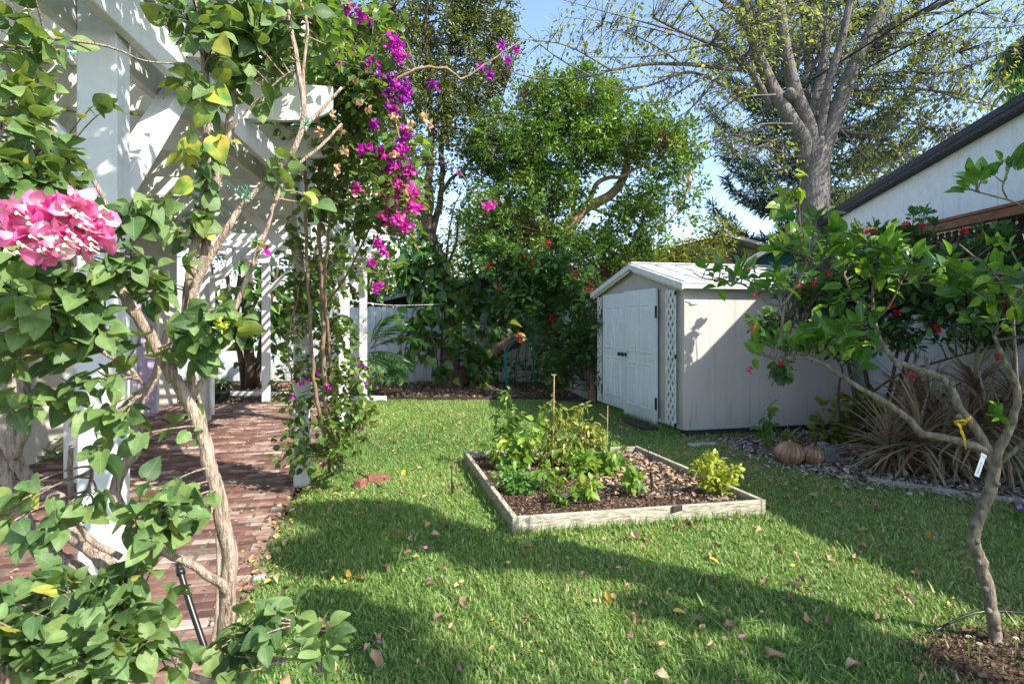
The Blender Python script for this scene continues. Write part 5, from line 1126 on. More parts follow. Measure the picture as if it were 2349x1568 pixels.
# foreground bougainvillea
def b1(lst, Y0, Y1=None): return px([(.3346 * a, 1043.2 + .3346 * b_) for a, b_ in lst], Y0, Y1)
def r4(lst, Y0, Y1=None): return px([(.3346 * a, 524.6 + .3346 * b_) for a, b_ in lst], Y0, Y1)
def rr1(lst, Y0, Y1=None): return px([(.3346 * a, .3346 * b_) for a, b_ in lst], Y0, Y1)
A0 = np.array([-.86, 1.72, 0])
fs = [([A0] + b1([(1520, 1600), (1550, 1200), (1560, 930), (1572, 700), (1540, 500), (1490, 250), (1430, 50)], 1.70, 1.62) + r4([(1400, 1450), (1300, 1200), (1200, 1040), (1120, 900), (1000, 680), (900, 540), (810, 370), (760, 250)], 1.62, 1.5), .024, .011),
      (b1([(1555, 1000), (1530, 900), (1430, 830), (1280, 730), (1060, 640), (930, 560)], 1.68, 1.5), .013, .008),
      (r4([(1310, 1180), (1310, 1080), (1312, 950), (1318, 920)], 1.62, 1.64), .011, .010),
      (r4([(1185, 1060), (1200, 780), (1290, 600), (1330, 400), (1430, 220), (1560, 0)], 1.62, 1.66) + rr1([(1640, 1440), (1750, 1320), (2000, 1050), (2080, 800), (2050, 500), (1980, 100), (1960, -60)], 1.68, 1.8), .011, .006),
      (rr1([(2080, 900), (2110, 850), (2200, 760), (2343, 600)], 1.75, 1.8), .008, .004), (rr1([(2100, 840), (2080, 500), (2110, 200), (2060, 0)], 1.75, 1.8), .005, .003),
      (r4([(1320, 1140), (1350, 1110), (1480, 870), (1600, 570), (1700, 330), (1780, 130), (1830, 0)], 1.62, 1.7) + rr1([(1880, 1400), (1990, 1180), (2200, 1000), (2343, 850)], 1.72, 1.85), .008, .004),
      (r4([(1270, 640), (1300, 300), (1340, 100)], 1.66) + rr1([(1380, 1568), (1400, 1250), (1415, 900), (1400, 400), (1350, 50), (1330, -100)], 1.66, 1.7), .012, .009),
      (r4([(1290, 560), (1400, 200)], 1.68) + rr1([(1430, 1500), (1500, 1200), (1570, 850), (1600, 500), (1590, 0), (1590, -100)], 1.7, 1.75), .012, .009),
      (rr1([(1590, 900), (1700, 750), (1800, 650), (1950, 520), (2020, 480)], 1.72), .003, .002),
      ([A0 + [.02, .1, 0]] + b1([(1480, 1500), (1460, 1300), (1490, 1100), (1500, 700), (1490, 560), (1490, 300), (1450, 100)], 1.85, 1.9) + r4([(1400, 1300), (1360, 1150), (1330, 1000)], 1.85), .008, .005),
      (b1([(1510, 1560), (1400, 1540), (1250, 1480), (1180, 1350), (1090, 1250), (1010, 1180)], 1.68, 1.45), .009, .004), (b1([(1520, 1500), (1600, 1300), (1750, 1230), (1900, 1150), (2050, 1160)], 1.68, 1.5), .004, .002),
      (b1([(1500, 1560), (1700, 1480), (1850, 1420), (2050, 1400), (2200, 1500)], 1.66, 1.45), .004, .002)]
hb = [(430, 15, 1.6, 90, 40, .12, 1), (500, 80, 1.6, 80, 50, .15, 1.5), (590, 60, 1.7, 60, 60, .15, 1.4), (380, 45, 1.55, 50, 30, .1, .8), (610, 120, 1.75, 60, 50, .15, 1.2), (480, 210, 1.62, 50, 50, .1, .8), (560, 180, 1.7, 50, 40, .12, .8), (470, 350, 1.6, 50, 30, .08, .7), (450, 390, 1.6, 40, 40, .1, .5), (700, 60, 1.8, 50, 60, .12, 1.1), (660, 130, 1.8, 40, 50, .12, .9),
      (430, 480, 1.62, 50, 40, .12, .8), (380, 520, 1.6, 60, 40, .15, 1), (320, 650, 1.55, 50, 50, .15, .9), (400, 640, 1.6, 50, 40, .12, .8), (500, 740, 1.5, 50, 40, .1, 1.8), (430, 800, 1.55, 50, 40, .12, 1.0), (640, 390, 1.7, 50, 40, .1, .5), (590, 560, 1.65, 30, 15, .05, .5),
      (450, 965, 1.6, 35, 18, .06, .9), (390, 1120, 1.5, 60, 35, .1, 1.1), (350, 1200, 1.45, 75, 35, .1, 1.1), (430, 1180, 1.5, 50, 40, .1, 1.1), (310, 1000, 1.5, 30, 20, .06, .5), (330, 1430, 1.4, 60, 45, .12, .7), (410, 1520, 1.4, 50, 30, .1, .7), (560, 1480, 1.5, 70, 50, .12, 1.0), (640, 1410, 1.45, 40, 30, .08, .9), (740, 1480, 1.42, 40, 30, .06, 1.3), (600, 1440, 1.5, 50, 30, .08, .8), (360, 640, 1.6, 50, 40, .1, .7), (725, 460, 1.8, 22, 16, .05, 1.4), (540, 1540, 1.45, 60, 30, .1, .8)]
def thorns(m):
    for pts, r0, r1 in fs[3:9]:
        P = smooth_path(pts, 5)
        for i in range(3, len(P) - 1, 2):
            d = unit(rng.normal(0, 1, 3) + [0, -.3, .4]); m.tube([P[i], P[i] + d * .016], [.0018, .0002], 4, cap=False)
bt, C, _ = plant('bougainvillea_shrub', 'bougainvillea with a fissured tan trunk forking upwards in the left foreground', 'shrub', tuple(A0), fs, hb, 235, 4, .032, .047, HEARTH, leaf_boug, bark_tan, (.0028, .0016), droop=.35, upn=.75, jit=.55, sag=.06, k=14, leafname='leaves', subtw=0, wob=.08, extra=thorns)
# unseen high crown of the same plant, added to shade the near post
hc = MB(); n = 900; cc = np.array([[-.55, 1.55, 3.05], [-.25, 1.3, 3.3], [-.85, 1.75, 3.0], [-.95, 1.3, 3.35]])
hp_ = cc[rng.integers(0, 4, n)] + unit(rng.normal(0, 1, (n, 3))) * (rng.random((n, 1)) ** .4) * [.42, .38, .30]
hp_ = hp_[hp_[:, 2] > 1.5 + hp_[:, 1] * .56 + .12]; n = len(hp_)
hc.scatter(HEARTH[0], HEARTH[1], hp_, frames(unit(rng.normal(0, 1, (n, 3)) + [0, 0, -.3]), unit(rng.normal(0, .5, (n, 3)) + [0, 0, 1])), rng.uniform(.045, .07, n), np.clip(rng.normal(.4, .2, n), 0, .9))
hc.build('shade_leaves', leaf_boug, bt, True)
hs = MB()
for a, e in ((at(667, -20, 1.8), cc[0]), (at(535, -30, 1.75), cc[2]), (at(445, -30, 1.7), cc[3]), (at(667, -20, 1.8), cc[1])):
    hs.tube(smooth_path([a, (a + e) / 2 + [0, 0, .1], e], 5), np.linspace(.007, .003, 11), 6)
hs.build('shade_stems', bark_tan, bt, True)
# yellowing leaves with orange edges
ymat = noisemat('yellowing_leaf', [(.36, (.08, .17, .03)), (.5, (.20, .27, .035)), (.6, (.42, .34, .05)), (.7, (.50, .22, .05))], 26, .5, .2, dist=.002)
for (x, y, s_, ax_, az_) in ((434, 355, 62, -.4, -1), (503, 345, 60, .3, -1), (497, 215, 60, .5, -.3), (462, 270, 56, -.7, -.7), (420, 225, 40, -.4, -1), (415, 430, 52, -1, -.25)):
    m = MB(); Y = 1.56; L = s_ * Y / F; p = at(x, y, Y) - np.array([ax_, 0, az_]) * L * .5; d = unit(np.array([[ax_, -.15, az_]])); m.scatter(HEARTH[0] * [1.1, 1, 1], HEARTH[1], p[None], frames(d, np.array([[.15, -1, .3]])), np.array([L])); m.build('yellowing_leaf', ymat, bt, True)
m = MB(); bracts(m, 605, 575, 1.62, 6, 2, .022, rd=.5); m.build('fading_bract', bract_m, bt, True)
m = MB(); c = at(508, 748, 1.42)
leaves_at(m, OVATE, np.repeat(c[None], 1, 0), np.array([[0, -.3, 1.]]), 45, .014, .012, -.3); m.build('bud_cluster', yellowgreen_m, bt, True)

A1 = np.array([-1.35, 1.75, 0])
ls = [([A1] + b1([(700, 1300), (640, 1020), (600, 900), (520, 780), (400, 700), (300, 620), (240, 560)], 1.75, 1.7), .022, .018),
      ([A1 + [.03, 0, 0]] + b1([(900, 1100), (800, 850), (640, 650), (480, 530), (420, 450), (400, 300), (280, 250), (150, 100), (80, -100)], 1.72, 1.75) + r4([(100, 1300), (60, 1000), (70, 800), (100, 600)], 1.75), .024, .012),
      (b1([(880, 430), (820, 350), (790, 250), (850, 80), (930, -20)], 1.7, 1.72) + r4([(940, 1400), (960, 1200), (1060, 1020), (1100, 880), (1150, 700)], 1.74, 1.8), .016, .011),
      (b1([(830, 700), (620, 580), (520, 420), (490, 250), (480, 60), (490, -60)], 1.68, 1.6), .009, .006), (b1([(500, 330), (600, 240), (630, 100), (600, 0)], 1.62, 1.6), .006, .004),
      (r4([(100, 1568), (180, 1300), (150, 900), (150, 600), (60, 250), (0, 50)], 1.6, 1.5), .013, .009), (b1([(-60, -100), (20, 100), (110, 300), (240, 560)], 1.6, 1.65), .016, .014),
      (rr1([(-80, 250), (0, 400), (220, 700), (350, 870), (500, 1050), (650, 1250), (750, 1440), (850, 1650)], 1.5, 1.6), .007, .005), (rr1([(-50, 360), (60, 310), (200, 260), (400, 270), (700, 310), (850, 360), (1000, 420), (1250, 440)], 1.45, 1.55), .004, .002),
      (rr1([(-80, 780), (0, 850), (150, 950), (300, 1150), (450, 1280), (470, 1400)], 1.4, 1.5), .009, .005), (r4([(850, 100), (930, 220), (980, 280)], 1.6), .006, .005), (r4([(700, 840), (800, 900), (900, 960), (1000, 1080)], 1.55, 1.6), .006, .004),
      ([A1 + [.1, -.1, 0]] + b1([(700, 1450), (780, 1340), (860, 1400), (960, 1560)], 1.45, 1.4), .008, .005), (b1([(770, 760), (870, 870), (960, 960), (920, 1060)], 1.6, 1.5), .006, .003)]
lb2 = [(60, 30, 1.45, 70, 40, .1, .8), (30, 90, 1.45, 50, 40, .1, .8), (110, 100, 1.45, 60, 20, .08, 1.0), (230, 115, 1.5, 90, 12, .05, .9), (60, 190, 1.45, 60, 40, .12, .5), (235, 250, 1.5, 30, 25, .05, .6), (60, 230, 1.4, 60, 50, .12, 1), (60, 320, 1.35, 80, 50, .15, 1.4), (110, 340, 1.45, 40, 40, .12, 1), (40, 400, 1.3, 80, 50, .15, 1.6), (90, 410, 1.35, 60, 35, .12, 1.3), (250, 375, 1.5, 50, 25, .06, .5), (330, 505, 1.5, 70, 40, .12, 1.2), (200, 480, 1.4, 60, 40, .12, 1.2),
       (60, 560, 1.35, 70, 60, .15, 1), (200, 600, 1.35, 70, 40, .12, 1.1), (60, 680, 1.35, 90, 70, .18, 1.7), (150, 700, 1.35, 80, 50, .15, 1.3), (290, 600, 1.45, 50, 50, .12, 1.2), (60, 800, 1.4, 90, 50, .18, 1.3), (150, 800, 1.4, 80, 40, .15, 1.1), (260, 760, 1.45, 50, 40, .12, .6), (70, 920, 1.45, 70, 50, .12, 1.0), (230, 880, 1.45, 40, 25, .08, .5), (230, 970, 1.45, 60, 30, .1, 1), (210, 1010, 1.42, 70, 35, .1, 1.2), (90, 1120, 1.45, 40, 25, .08, .9), (90, 1200, 1.4, 80, 35, .1, .9), (200, 1130, 1.45, 40, 40, .1, .5),
       (60, 1370, 1.3, 90, 45, .15, 1.2), (160, 1420, 1.3, 90, 45, .15, 1.3), (250, 1370, 1.35, 70, 40, .12, 1.0), (80, 1480, 1.3, 90, 70, .15, 1.6), (200, 1500, 1.3, 90, 60, .15, 1.5), (300, 1500, 1.35, 60, 50, .12, 1.0), (310, 1320, 1.4, 50, 30, .1, 1)]
lt_, C, _ = plant('bougainvillea_shrub', 'pink and white flowered bougainvillea filling the left edge of the foreground', 'shrub', tuple(A1), ls, lb2, 335, 4, .032, .046, HEARTH, leaf_boug, bark_tan, (.003, .0016), droop=.35, upn=.75, jit=.5, sag=.06, k=14, leafname='leaves', wob=.10)
m = MB()
for (x, y, r_, n) in ((30, 500, 30, 16), (80, 490, 30, 16), (130, 500, 34, 20), (180, 480, 30, 16), (215, 510, 28, 14), (150, 545, 34, 18), (90, 535, 28, 12), (100, 580, 24, 9), (180, 560, 28, 12), (45, 540, 24, 8), (235, 535, 16, 5)): bracts(m, x, y, 1.12, r_, int(n * .62), .036)
fcl = m.build('flower_cluster', pink_m, lt_, True)
for i in range(34):
    m = MB(); p = at(rng.uniform(10, 240), rng.uniform(470, 580), 1.085); m.tube([p + [0, .02, -.006], p], [.0012, .0015], 5); m.lathe([(0, 0), (.0034, .0004), (.0036, .001), (0, .0014)], p, 8, np.array([[1, 0, 0], [0, 0, -1], [0, 1, 0.]])); m.build('flower_tube', cream_m, fcl)

# green ties
for (x, y, Y, lb_) in ((570, 452, 1.66, 'green garden twine knotted on the long diagonal stem'), (708, 280, 1.73, 'green garden twine tied where upper stems meet'), (340, 708, 1.6, 'green garden twine stretched across the trunk fork')):
    m = MB(); c = at(x, y, Y)
    for k in range(5): m.tube(smooth_path([c + rng.normal(0, .012, 3), c + rng.normal(0, .006, 3), c + rng.normal(0, .015, 3)], 4), .0009, 5)
    m.tube(smooth_path([c, c + [-.03, 0, .02], c + [-.07, 0, .05]], 4), .0008, 5)
    tag(m.build('garden_twine', green_tie, off=c), lb_, 'twine')
m = MB(); P = smooth_path(b1([(1220, 740), (1290, 980), (1380, 1250), (1450, 1450), (1500, 1600)], 1.95, 1.8) + [np.array([-.8, 1.75, 0.])], 6); m.tube(P, .0095, 12); m.tube([P[1], P[1] + unit(P[2] - P[1]) * .02], .013, 12)
tag(m.build('irrigation_riser', black_pl, smooth=True, off=(-.8, 1.75, 0)), 'black plastic pipe leaning beside the foreground bougainvillea trunk', 'pipe')

# ------------------------------------------------------------------ vegetables in the raised bed
def veg(name, label, cat, x, y, pts, size, per, mat, tpl=OVATE, n=None, rad=.05, spread=20, stem=.004, z=.065, droop=.5, fruit=None):
    b = gr(x, y, z); Y = b[1]; sk = []
    for (tx, ty) in pts: sk.append(([b + rng.normal(0, .008, 3) * [1, 1, 0], at((x + tx) / 2, (y + ty) / 2, Y), at(tx, ty, Y + rng.normal(0, .04))], stem, stem * .5))
    bl = [(x + (tx - x) * q, y + (ty - y) * q, Y, spread, spread * 1.1, .09) for (tx, ty) in pts for q in (.45, .75, 1)]
    t, C, _ = plant(name, label, cat, tuple(b), sk, bl, n or len(bl) * 3, per, rad, size, tpl, mat, leaf_veg, (stem * .5, stem * .3), droop=droop, upn=.6, jit=.5, k=6, leafname='leaves', trunkname='stem', sag=.05)
    if fruit:
        for (fx, fy, fr) in fruit:
            m = MB(); m.lathe([(0, -fr), (fr * .7, -fr * .7), (fr, 0), (fr * .75, fr * .65), (0, fr * .8)], at(fx, fy, Y - .05), 12); m.build('fruit', plain('green_fruit', (.25, .35, .06), .3), t, True)
    return t
TOM = (OVATE[0] * [.8, 1, 1], OVATE[1])
veg('tomato_plant', 'tall dark-topped tomato plant at the back left of the raised bed', 'vegetable plant', 1168, 1062, [(1160, 905), (1150, 940), (1175, 960)], .07, 7, leaf_t2, TOM, 34, .05, 20, .006, fruit=[(1175, 945, .016)])
veg('pepper_plant', 'big leafy bright green pepper plant at the left of the raised bed', 'vegetable plant', 1180, 1078, [(1180, 1000), (1210, 1010), (1150, 1020), (1225, 975)], .10, 5, leaf_veg, OVATE, 44, .05, 24, .007)
veg('tomato_plant', 'wilting pale tomato plant tied to the tallest stake', 'vegetable plant', 1285, 1072, [(1270, 940), (1300, 960), (1255, 1000), (1310, 1010), (1240, 1040), (1290, 1030)], .065, 9, leaf_tom, TOM, 75, .06, 24, .006, droop=.9)
veg('tomato_plant', 'yellowing tomato plant drooping between two short stakes', 'vegetable plant', 1340, 1068, [(1335, 940), (1345, 975), (1370, 1000), (1310, 1020), (1350, 1030)], .065, 9, leaf_tom, TOM, 80, .06, 22, .006, droop=.9)
veg('pepper_plant', 'pepper plant with glossy fruit at the front left of the bed', 'vegetable plant', 1268, 1128, [(1262, 1070), (1280, 1090), (1245, 1080)], .085, 4, leaf_veg, OVATE, 16, .04, 16, .005, droop=1, fruit=[(1277, 1075, .022)])
veg('pepper_plant', 'pepper plant with hanging leaves at the front middle of the bed', 'vegetable plant', 1345, 1150, [(1335, 1080), (1355, 1095), (1370, 1080), (1340, 1120)], .08, 4, leaf_veg, OVATE, 16, .04, 18, .005, droop=1)
veg('pepper_plant', 'pepper plant on a single stem at the front right of the bed', 'vegetable plant', 1452, 1135, [(1448, 1060), (1440, 1080), (1465, 1070), (1452, 1100)], .085, 4, leaf_veg, OVATE, 15, .04, 15, .005, droop=1)
veg('pepper_plant', 'pepper plant behind the middle of the raised bed', 'vegetable plant', 1395, 1090, [(1390, 1030), (1370, 1050), (1415, 1045), (1400, 1060), (1420, 1020)], .085, 5, leaf_veg, OVATE, 28, .05, 18, .006, droop=.7)
veg('pepper_plant', 'small pepper plant between stakes at the centre of the bed', 'vegetable plant', 1320, 1095, [(1315, 1050), (1340, 1055), (1300, 1060), (1355, 1040)], .08, 5, leaf_veg, OVATE, 20, .05, 16, .005, droop=.7)
veg('basil_plant', 'pale yellow-green basil plant in the right corner of the bed', 'herb', 1645, 1138, [(1600, 1065), (1625, 1050), (1650, 1055), (1680, 1075), (1635, 1090), (1660, 1100), (1640, 1110)], .05, 7, leaf_bas, OVATE, 75, .035, 14, .004, droop=.4)
veg('mint_patch', 'low spreading mint-like herb patch along the left board of the bed', 'herb', 1190, 1130, [(1160, 1090), (1185, 1085), (1210, 1110), (1190, 1130), (1200, 1150), (1230, 1140), (1215, 1165), (1180, 1110)], .042, 8, leaf_mint, OVATE, 190, .035, 22, .003, droop=.1)
veg('weed_seedling', 'dark green broad-leaved seedling near the front board of the bed', 'herb', 1290, 1160, [(1275, 1140), (1300, 1135), (1310, 1150)], .06, 5, leaf_t2, OVATE, 14, .03, 14, .003, z=.05)
tanst = noisemat('stake_wood', [(.3, (.30, .18, .10)), (.7, (.5, .34, .22))], 20, .8, .3)
for (x, y, x1, y1, r_, lb_, z) in ((1268, 1075, 1271, 862, .007, 'tallest brown bamboo stake with cut top in the raised bed', .06), (1322, 1072, 1336, 978, .008, 'short pale stake left of the yellowing tomato', .06), (1350, 1072, 1341, 990, .008, 'short pale stake leaning inside the yellowing tomato', .06), (1392, 1065, 1394, 930, .005, 'thin bare stake with a side twig near the shed step', .06)):
    b = gr(x, y, z); m = MB(); m.tube([b - [0, 0, .05], (b + at(x1, y1, b[1])) / 2, at(x1, y1, b[1])], r_, 8)
    if y1 == 930: m.tube([at(1394, 963, b[1]), at(1375, 948, b[1])], .003, 5)
    if y1 == 862: 
        for q in range(4): m.tube([at(1271, 862, b[1]), at(1271 + (q - 1.5) * 4, 858, b[1])], .004, 5)
    tag(m.build('garden_stake', tanst, off=b), lb_, 'stake')
for (x, y, y1, dx, lb_, z) in ((1037, 1136, 1072, -1, 'black drip stake in the grass left of the raised bed', 0), (1243, 1172, 1098, 3, 'black drip stake at the front left inside the bed', .06), (1497, 1132, 1030, -10, 'tall leaning black drip stake at the right inside the bed', .06)):
    b = gr(x, y, z); e = at(x + dx, y1, b[1]); t = thing('drip_stake', lb_, 'drip stake', b, group='black irrigation stakes'); md = b * .5 + e * .5
    m = MB(); m.tube([b - [0, 0, .04], md], [.006, .009], 6); m.tube([md, e], [.004, .003], 6); m.tube([b + [.012, 0, 0], b + (md - b) * .8 + [.012, 0, 0]], .004, 6); m.build('spike', black_pl, t)
    m = MB(); m.lathe([(0, 0), (.008, 0), (.01, .012), (.006, .02), (0, .022)], e, 8); m.build('nozzle', black_pl, t)
for pts, lb_ in (([gr(1040, 1138), gr(1070, 1130) + [0, 0, .04], gr(1105, 1115) + [0, 0, .10], gr(1135, 1103, .15), gr(1175, 1110, .07)], 'thin black drip line crossing the left board of the bed'),
                 ([gr(1245, 1150, .07), gr(1330, 1150, .09), gr(1420, 1130, .07), gr(1500, 1105, .08), gr(1560, 1110, .12), gr(1590, 1125, .07), gr(1560, 1135, .07)], 'thin black drip line curving over the mulch in the bed')):
    m = MB(); m.tube(smooth_path(pts, 6), .004, 6); tag(m.build('drip_line', black_pl, smooth=True, off=pts[0]), lb_, 'drip line')

# ------------------------------------------------------------------ other things
b = gr(505, 921); t = thing('plant_pot', 'black ribbed plastic pot holding a spider plant behind the pergola post', 'plant pot', b)
m = MB(); m.lathe([(0, 0), (.14, 0), (.15, .02), (.165, .15), (.172, .155), (.175, .17), (.17, .18), (.185, .30), (.20, .31), (.205, .36), (.20, .365), (.18, .36), (.175, .33), (0, .33)], b, 28); m.build('pot', black_pl, t, True)
m = MB(); n = 46; th = rng.uniform(0, 6.28, n); el = rng.uniform(.2, 1.3, n); d = np.stack([np.cos(th) * np.cos(el), np.sin(th) * np.cos(el), np.sin(el)], 1)
tv = LANCE[0] + np.array([0, 0, -.5]) * LANCE[0][:, 1:2] ** 2
m.scatter(tv, LANCE[1], np.repeat((b + [0, 0, .34])[None], n, 0) + rng.normal(0, .03, (n, 3)) * [1, 1, 0], frames(d, np.tile([0, 0, 1.], (n, 1))), np.stack([np.full(n, .07), np.full(n, .24), np.full(n, .24)], 1), rng.random(n)); m.build('leaves', leafmat('spider_leaf', [(.1, .2, .06), (.4, .48, .28)], .4, .3), t)
# drain pipes
m = MB(); a_, c_ = gr(525, 908), gr(745, 910); m.box((a_ + c_) / 2 + [0, 0, .05], (np.linalg.norm(c_ - a_), .1, .08), rotz(math.atan2(*(c_ - a_)[[1, 0]])), .5, .01)
for k in range(5): m.box((a_ + c_) / 2 + [0, -.052, .02 + k * .015], (np.linalg.norm(c_ - a_), .006, .006), rotz(math.atan2(*(c_ - a_)[[1, 0]])))
tag(m.build('downspout_pipe', white_metal, off=a_), 'long flat white downspout pipe lying at the back of the patio', 'pipe')
m = MB(); a_, c_ = gr(745, 914, .06), gr(865, 914, .06); n = 90; P = a_ + (c_ - a_) * np.linspace(0, 1, n)[:, None]; m.tube(P, .052 + .006 * np.cos(np.arange(n) * 2.1), 14); m.tube([c_ - [.02, 0, 0], c_ + [.16, 0, 0]], .046, 14); m.tube([c_ + [.13, 0, 0], c_ + [.17, 0, 0]], .052, 14)
tag(m.build('corrugated_pipe', white_metal, smooth=False, off=a_), 'white corrugated drain pipe ending on the mulch near the palm', 'pipe')
# hose over the leaning trunk
m = MB(); m.tube(smooth_path([gr(1165, 900, .02) + [0, -.2, 0]] + px([(1160, 860), (1157, 820), (1162, 795), (1178, 780), (1195, 771), (1210, 780), (1220, 805), (1224, 840), (1226, 885)], 13.0, 13.2), 6), .017, 8)
m.tube(smooth_path(px([(1166, 902), (1163, 860), (1161, 820), (1168, 796), (1185, 776)], 12.95), 6), .017, 8)
tag(m.build('garden_hose', teal_hose, smooth=True, off=gr(1160, 895)), 'teal garden hose looped over the sawn leaning trunk', 'hose')
# clothesline
m = MB(); m.tube(smooth_path([np.array([-2.33, 8.7, at(0, 686, 8.7)[2]]), at(900, 700, 11), at(1027, 697, 13.68)], 8), .006, 6, cap=True); m.tube(smooth_path([at(1027, 697, 13.66), at(1018, 703, 13.65), at(1017, 740, 13.64), at(1019, 775, 13.62)], 5), .010, 6)
m.tube(smooth_path([np.array([-2.33, 8.6, at(0, 686, 8.7)[2]]), at(700, 668, 9.0), at(530, 625, 9.2)], 8), .005, 6)
tag(m.build('clothesline', white_metal, off=(-2.33, 8.7, 1.8)), 'white clothesline cord from the pergola post to the vine-clad trunk', 'cord')
# power lines
for (pts, lb_) in (([(1490, 436, 24), (1565, 368, 20), (1800, 222, 11.5), (2154, 0, 8.5), (2400, -150, 7.5)], 'upper black overhead power line crossing the large grey tree'), ([(1500, 440, 23), (1565, 396, 20), (1850, 235, 11.5), (2271, 0, 8.5), (2500, -130, 7.5)], 'lower black overhead power line crossing the large grey tree')):
    m = MB(); m.tube(smooth_path([at(*p) for p in pts], 6), .014, 6); tag(m.build('power_line', black_pl, off=at(*pts[0])), lb_, 'cable')
# pumpkins
rust = noisemat('coppery_glaze', [(.3, (.16, .065, .03)), (.5, (.30, .15, .08)), (.7, (.42, .33, .24))], 7, .32, .2, spec=.6)
for (x, y, r_, lb_, rzv) in ((1826, 1073, .155, 'larger copper and grey ceramic pumpkin on the leaf litter', .3), (1876, 1071, .125, 'smaller copper ceramic pumpkin beside the grey metal box', 1.1)):
    b = gr(x, y); b = b + [0, r_, 0]; t = thing('ceramic_pumpkin', lb_, 'pumpkin', b, group='two ceramic pumpkins')
    m = MB(); pr = [(math.sin(a) * r_ * (1 if a < 2.6 else .9), r_ * .74 - math.cos(a) * r_ * .80) for a in np.linspace(0.03, 3.0, 16)]
    v = MB(); k = 72; vv = []
    for (rr_, zz) in pr:
        for j in range(k):
            a = j * 2 * math.pi / k; q = rr_ * (1 - .09 * abs(math.cos(a * 7)) ** .0 * 0 - .17 * (1 - abs(math.sin(a * 8))) ** 1.5)
            tw_ = a + (zz / r_) * .25 + rzv; vv.append((q * math.cos(tw_), q * math.sin(tw_), zz + .03 * r_))
    f = [(i * k + j, i * k + (j + 1) % k, (i + 1) * k + (j + 1) % k, (i + 1) * k + j) for i in range(15) for j in range(k)] + [tuple(range(15 * k, 16 * k))]
    m.add(np.array(vv) + b, f); m.build('body', rust, t, True)
    m = MB(); m.tube([b + [0, 0, r_ * 1.45], b + [.01, 0, r_ * 1.7]], [.018, .012], 8); m.build('stalk', rust, t, True)
b = gr(1905, 1066); m = MB(); m.box(b + [0, .05, .095], (.13, .11, .17), rotz(.1), .5, .006); m.box(b + [-.045, .09, .15], (.08, .06, .14), rotz(.1), .5, .006)
tag(m.build('metal_box', plain('galvanised', (.25, .27, .29), .4, .6), off=b), 'small grey metal utility box beside the pumpkins', 'box')
brr = noisemat('loose_brick', [(.3, (.10, .05, .035)), (.55, (.24, .10, .07)), (.75, (.34, .2, .15))], 14, .9, .6)
for (x, y, rz_, lb_) in ((868, 1106, .3, 'loose red brick lying flat in the grass by the vine'), (827, 1120, 1.3, 'loose red brick standing half sunk beside the vine base')):
    b = gr(x, y); m = MB(); m.box(b + [0, 0, .035], (.2, .1, .07) if rz_ < 1 else (.12, .08, .10), rotz(rz_), .6, .008); tag(m.build('loose_brick', brr, off=b), lb_, 'brick')
m = MB(); m.tube(smooth_path([gr(780, 1075, .03), gr(820, 1085, .12), gr(850, 1100, .03), gr(880, 1120, .02)], 6), .006, 6); tag(m.build('drip_tube', black_pl, off=gr(780, 1075)), 'short black drip tube beside the loose bricks', 'drip line')

# small plants near the shed
veg('seedling', 'young seedling with upright oval leaves in front of the shed wall', 'plant', 1758, 1030, [(1755, 940), (1770, 965), (1745, 975), (1765, 990)], .12, 4, leaf_t2, OVATE, 12, .03, 8, .006, z=0, droop=0)
FERN = (OBOV[0] * [1.5, 1, 1], OBOV[1])
veg('fishtail_shrub', 'low yellow-green shrub with ragged leaves at the shed corner', 'shrub', 1960, 1020, [(1900, 910), (1930, 960), (1990, 930), (1965, 900), (1940, 990), (2000, 970), (1890, 990), (1930, 1010)], .13, 4, leafmat('ragged_leaf', [(.08, .11, .015), (.18, .2, .02), (.28, .26, .03)], .5, .3), FERN, 70, .08, 20, .008, z=0, droop=.4)
veg('yellow_weed', 'small tufty yellowish weed behind the ceramic pumpkins', 'weed', 1815, 1030, [(1805, 1000), (1825, 1005), (1800, 1010)], .16, 4, leaf_tom, (LANCE[0] * [.6, 1, 1], LANCE[1]), 9, .03, 8, .004, z=0, droop=.3)
veg('bamboo_shrub', 'feathery low palm-like shrub against the fence below the clothesline', 'shrub', 800, 800, [(800, 700), (830, 660), (780, 680), (850, 640), (810, 620), (870, 690)], .16, 5, leaf_far, (LANCE[0] * [.7, 1, 1], LANCE[1]), 120, .1, 30, .012, z=0, droop=.5) if False else None
sp = gr(105, 1050); t = thing('spider_plant', 'striped spider plant on the ground behind the left bougainvillea', 'plant', sp)
m = MB(); n = 60; th = rng.uniform(0, 6.28, n); el = rng.uniform(.1, 1.3, n); d = np.stack([np.cos(th) * np.cos(el), np.sin(th) * np.cos(el), np.sin(el)], 1)
m.scatter(tv, LANCE[1], np.repeat(sp[None], n, 0) + rng.normal(0, .05, (n, 3)) * [1, 1, 0], frames(d, np.tile([0, 0, 1.], (n, 1))), np.stack([np.full(n, .09), np.full(n, .42), np.full(n, .42)], 1), rng.random(n)); m.build('leaves', bpy.data.materials['spider_leaf'], t)
p = gr(2343, 1160, .12); t = thing('periwinkle', 'small purple flower at the right edge beside the bed edging', 'flower', (p[0], p[1], 0))
m = MB(); leaves_at(m, OVATE, np.array([[p[0], p[1], .06]]), np.array([[0, 0, .5]]), 26, .08, .05); m.build('leaves', leaf_cit, t)
m = MB(); a = np.arange(5) * 1.257; d = np.stack([np.cos(a), np.full(5, -.25), np.sin(a)], 1); m.scatter(OVATE[0] * [1.6, 1, 1], OVATE[1], np.repeat((p + [-.03, -.02, 0])[None], 5, 0), frames(d, np.tile([0, -1., .2], (5, 1))), np.full(5, .022)); m.build('petals', plain('purple_petal', (.45, .15, .6), .5), t)
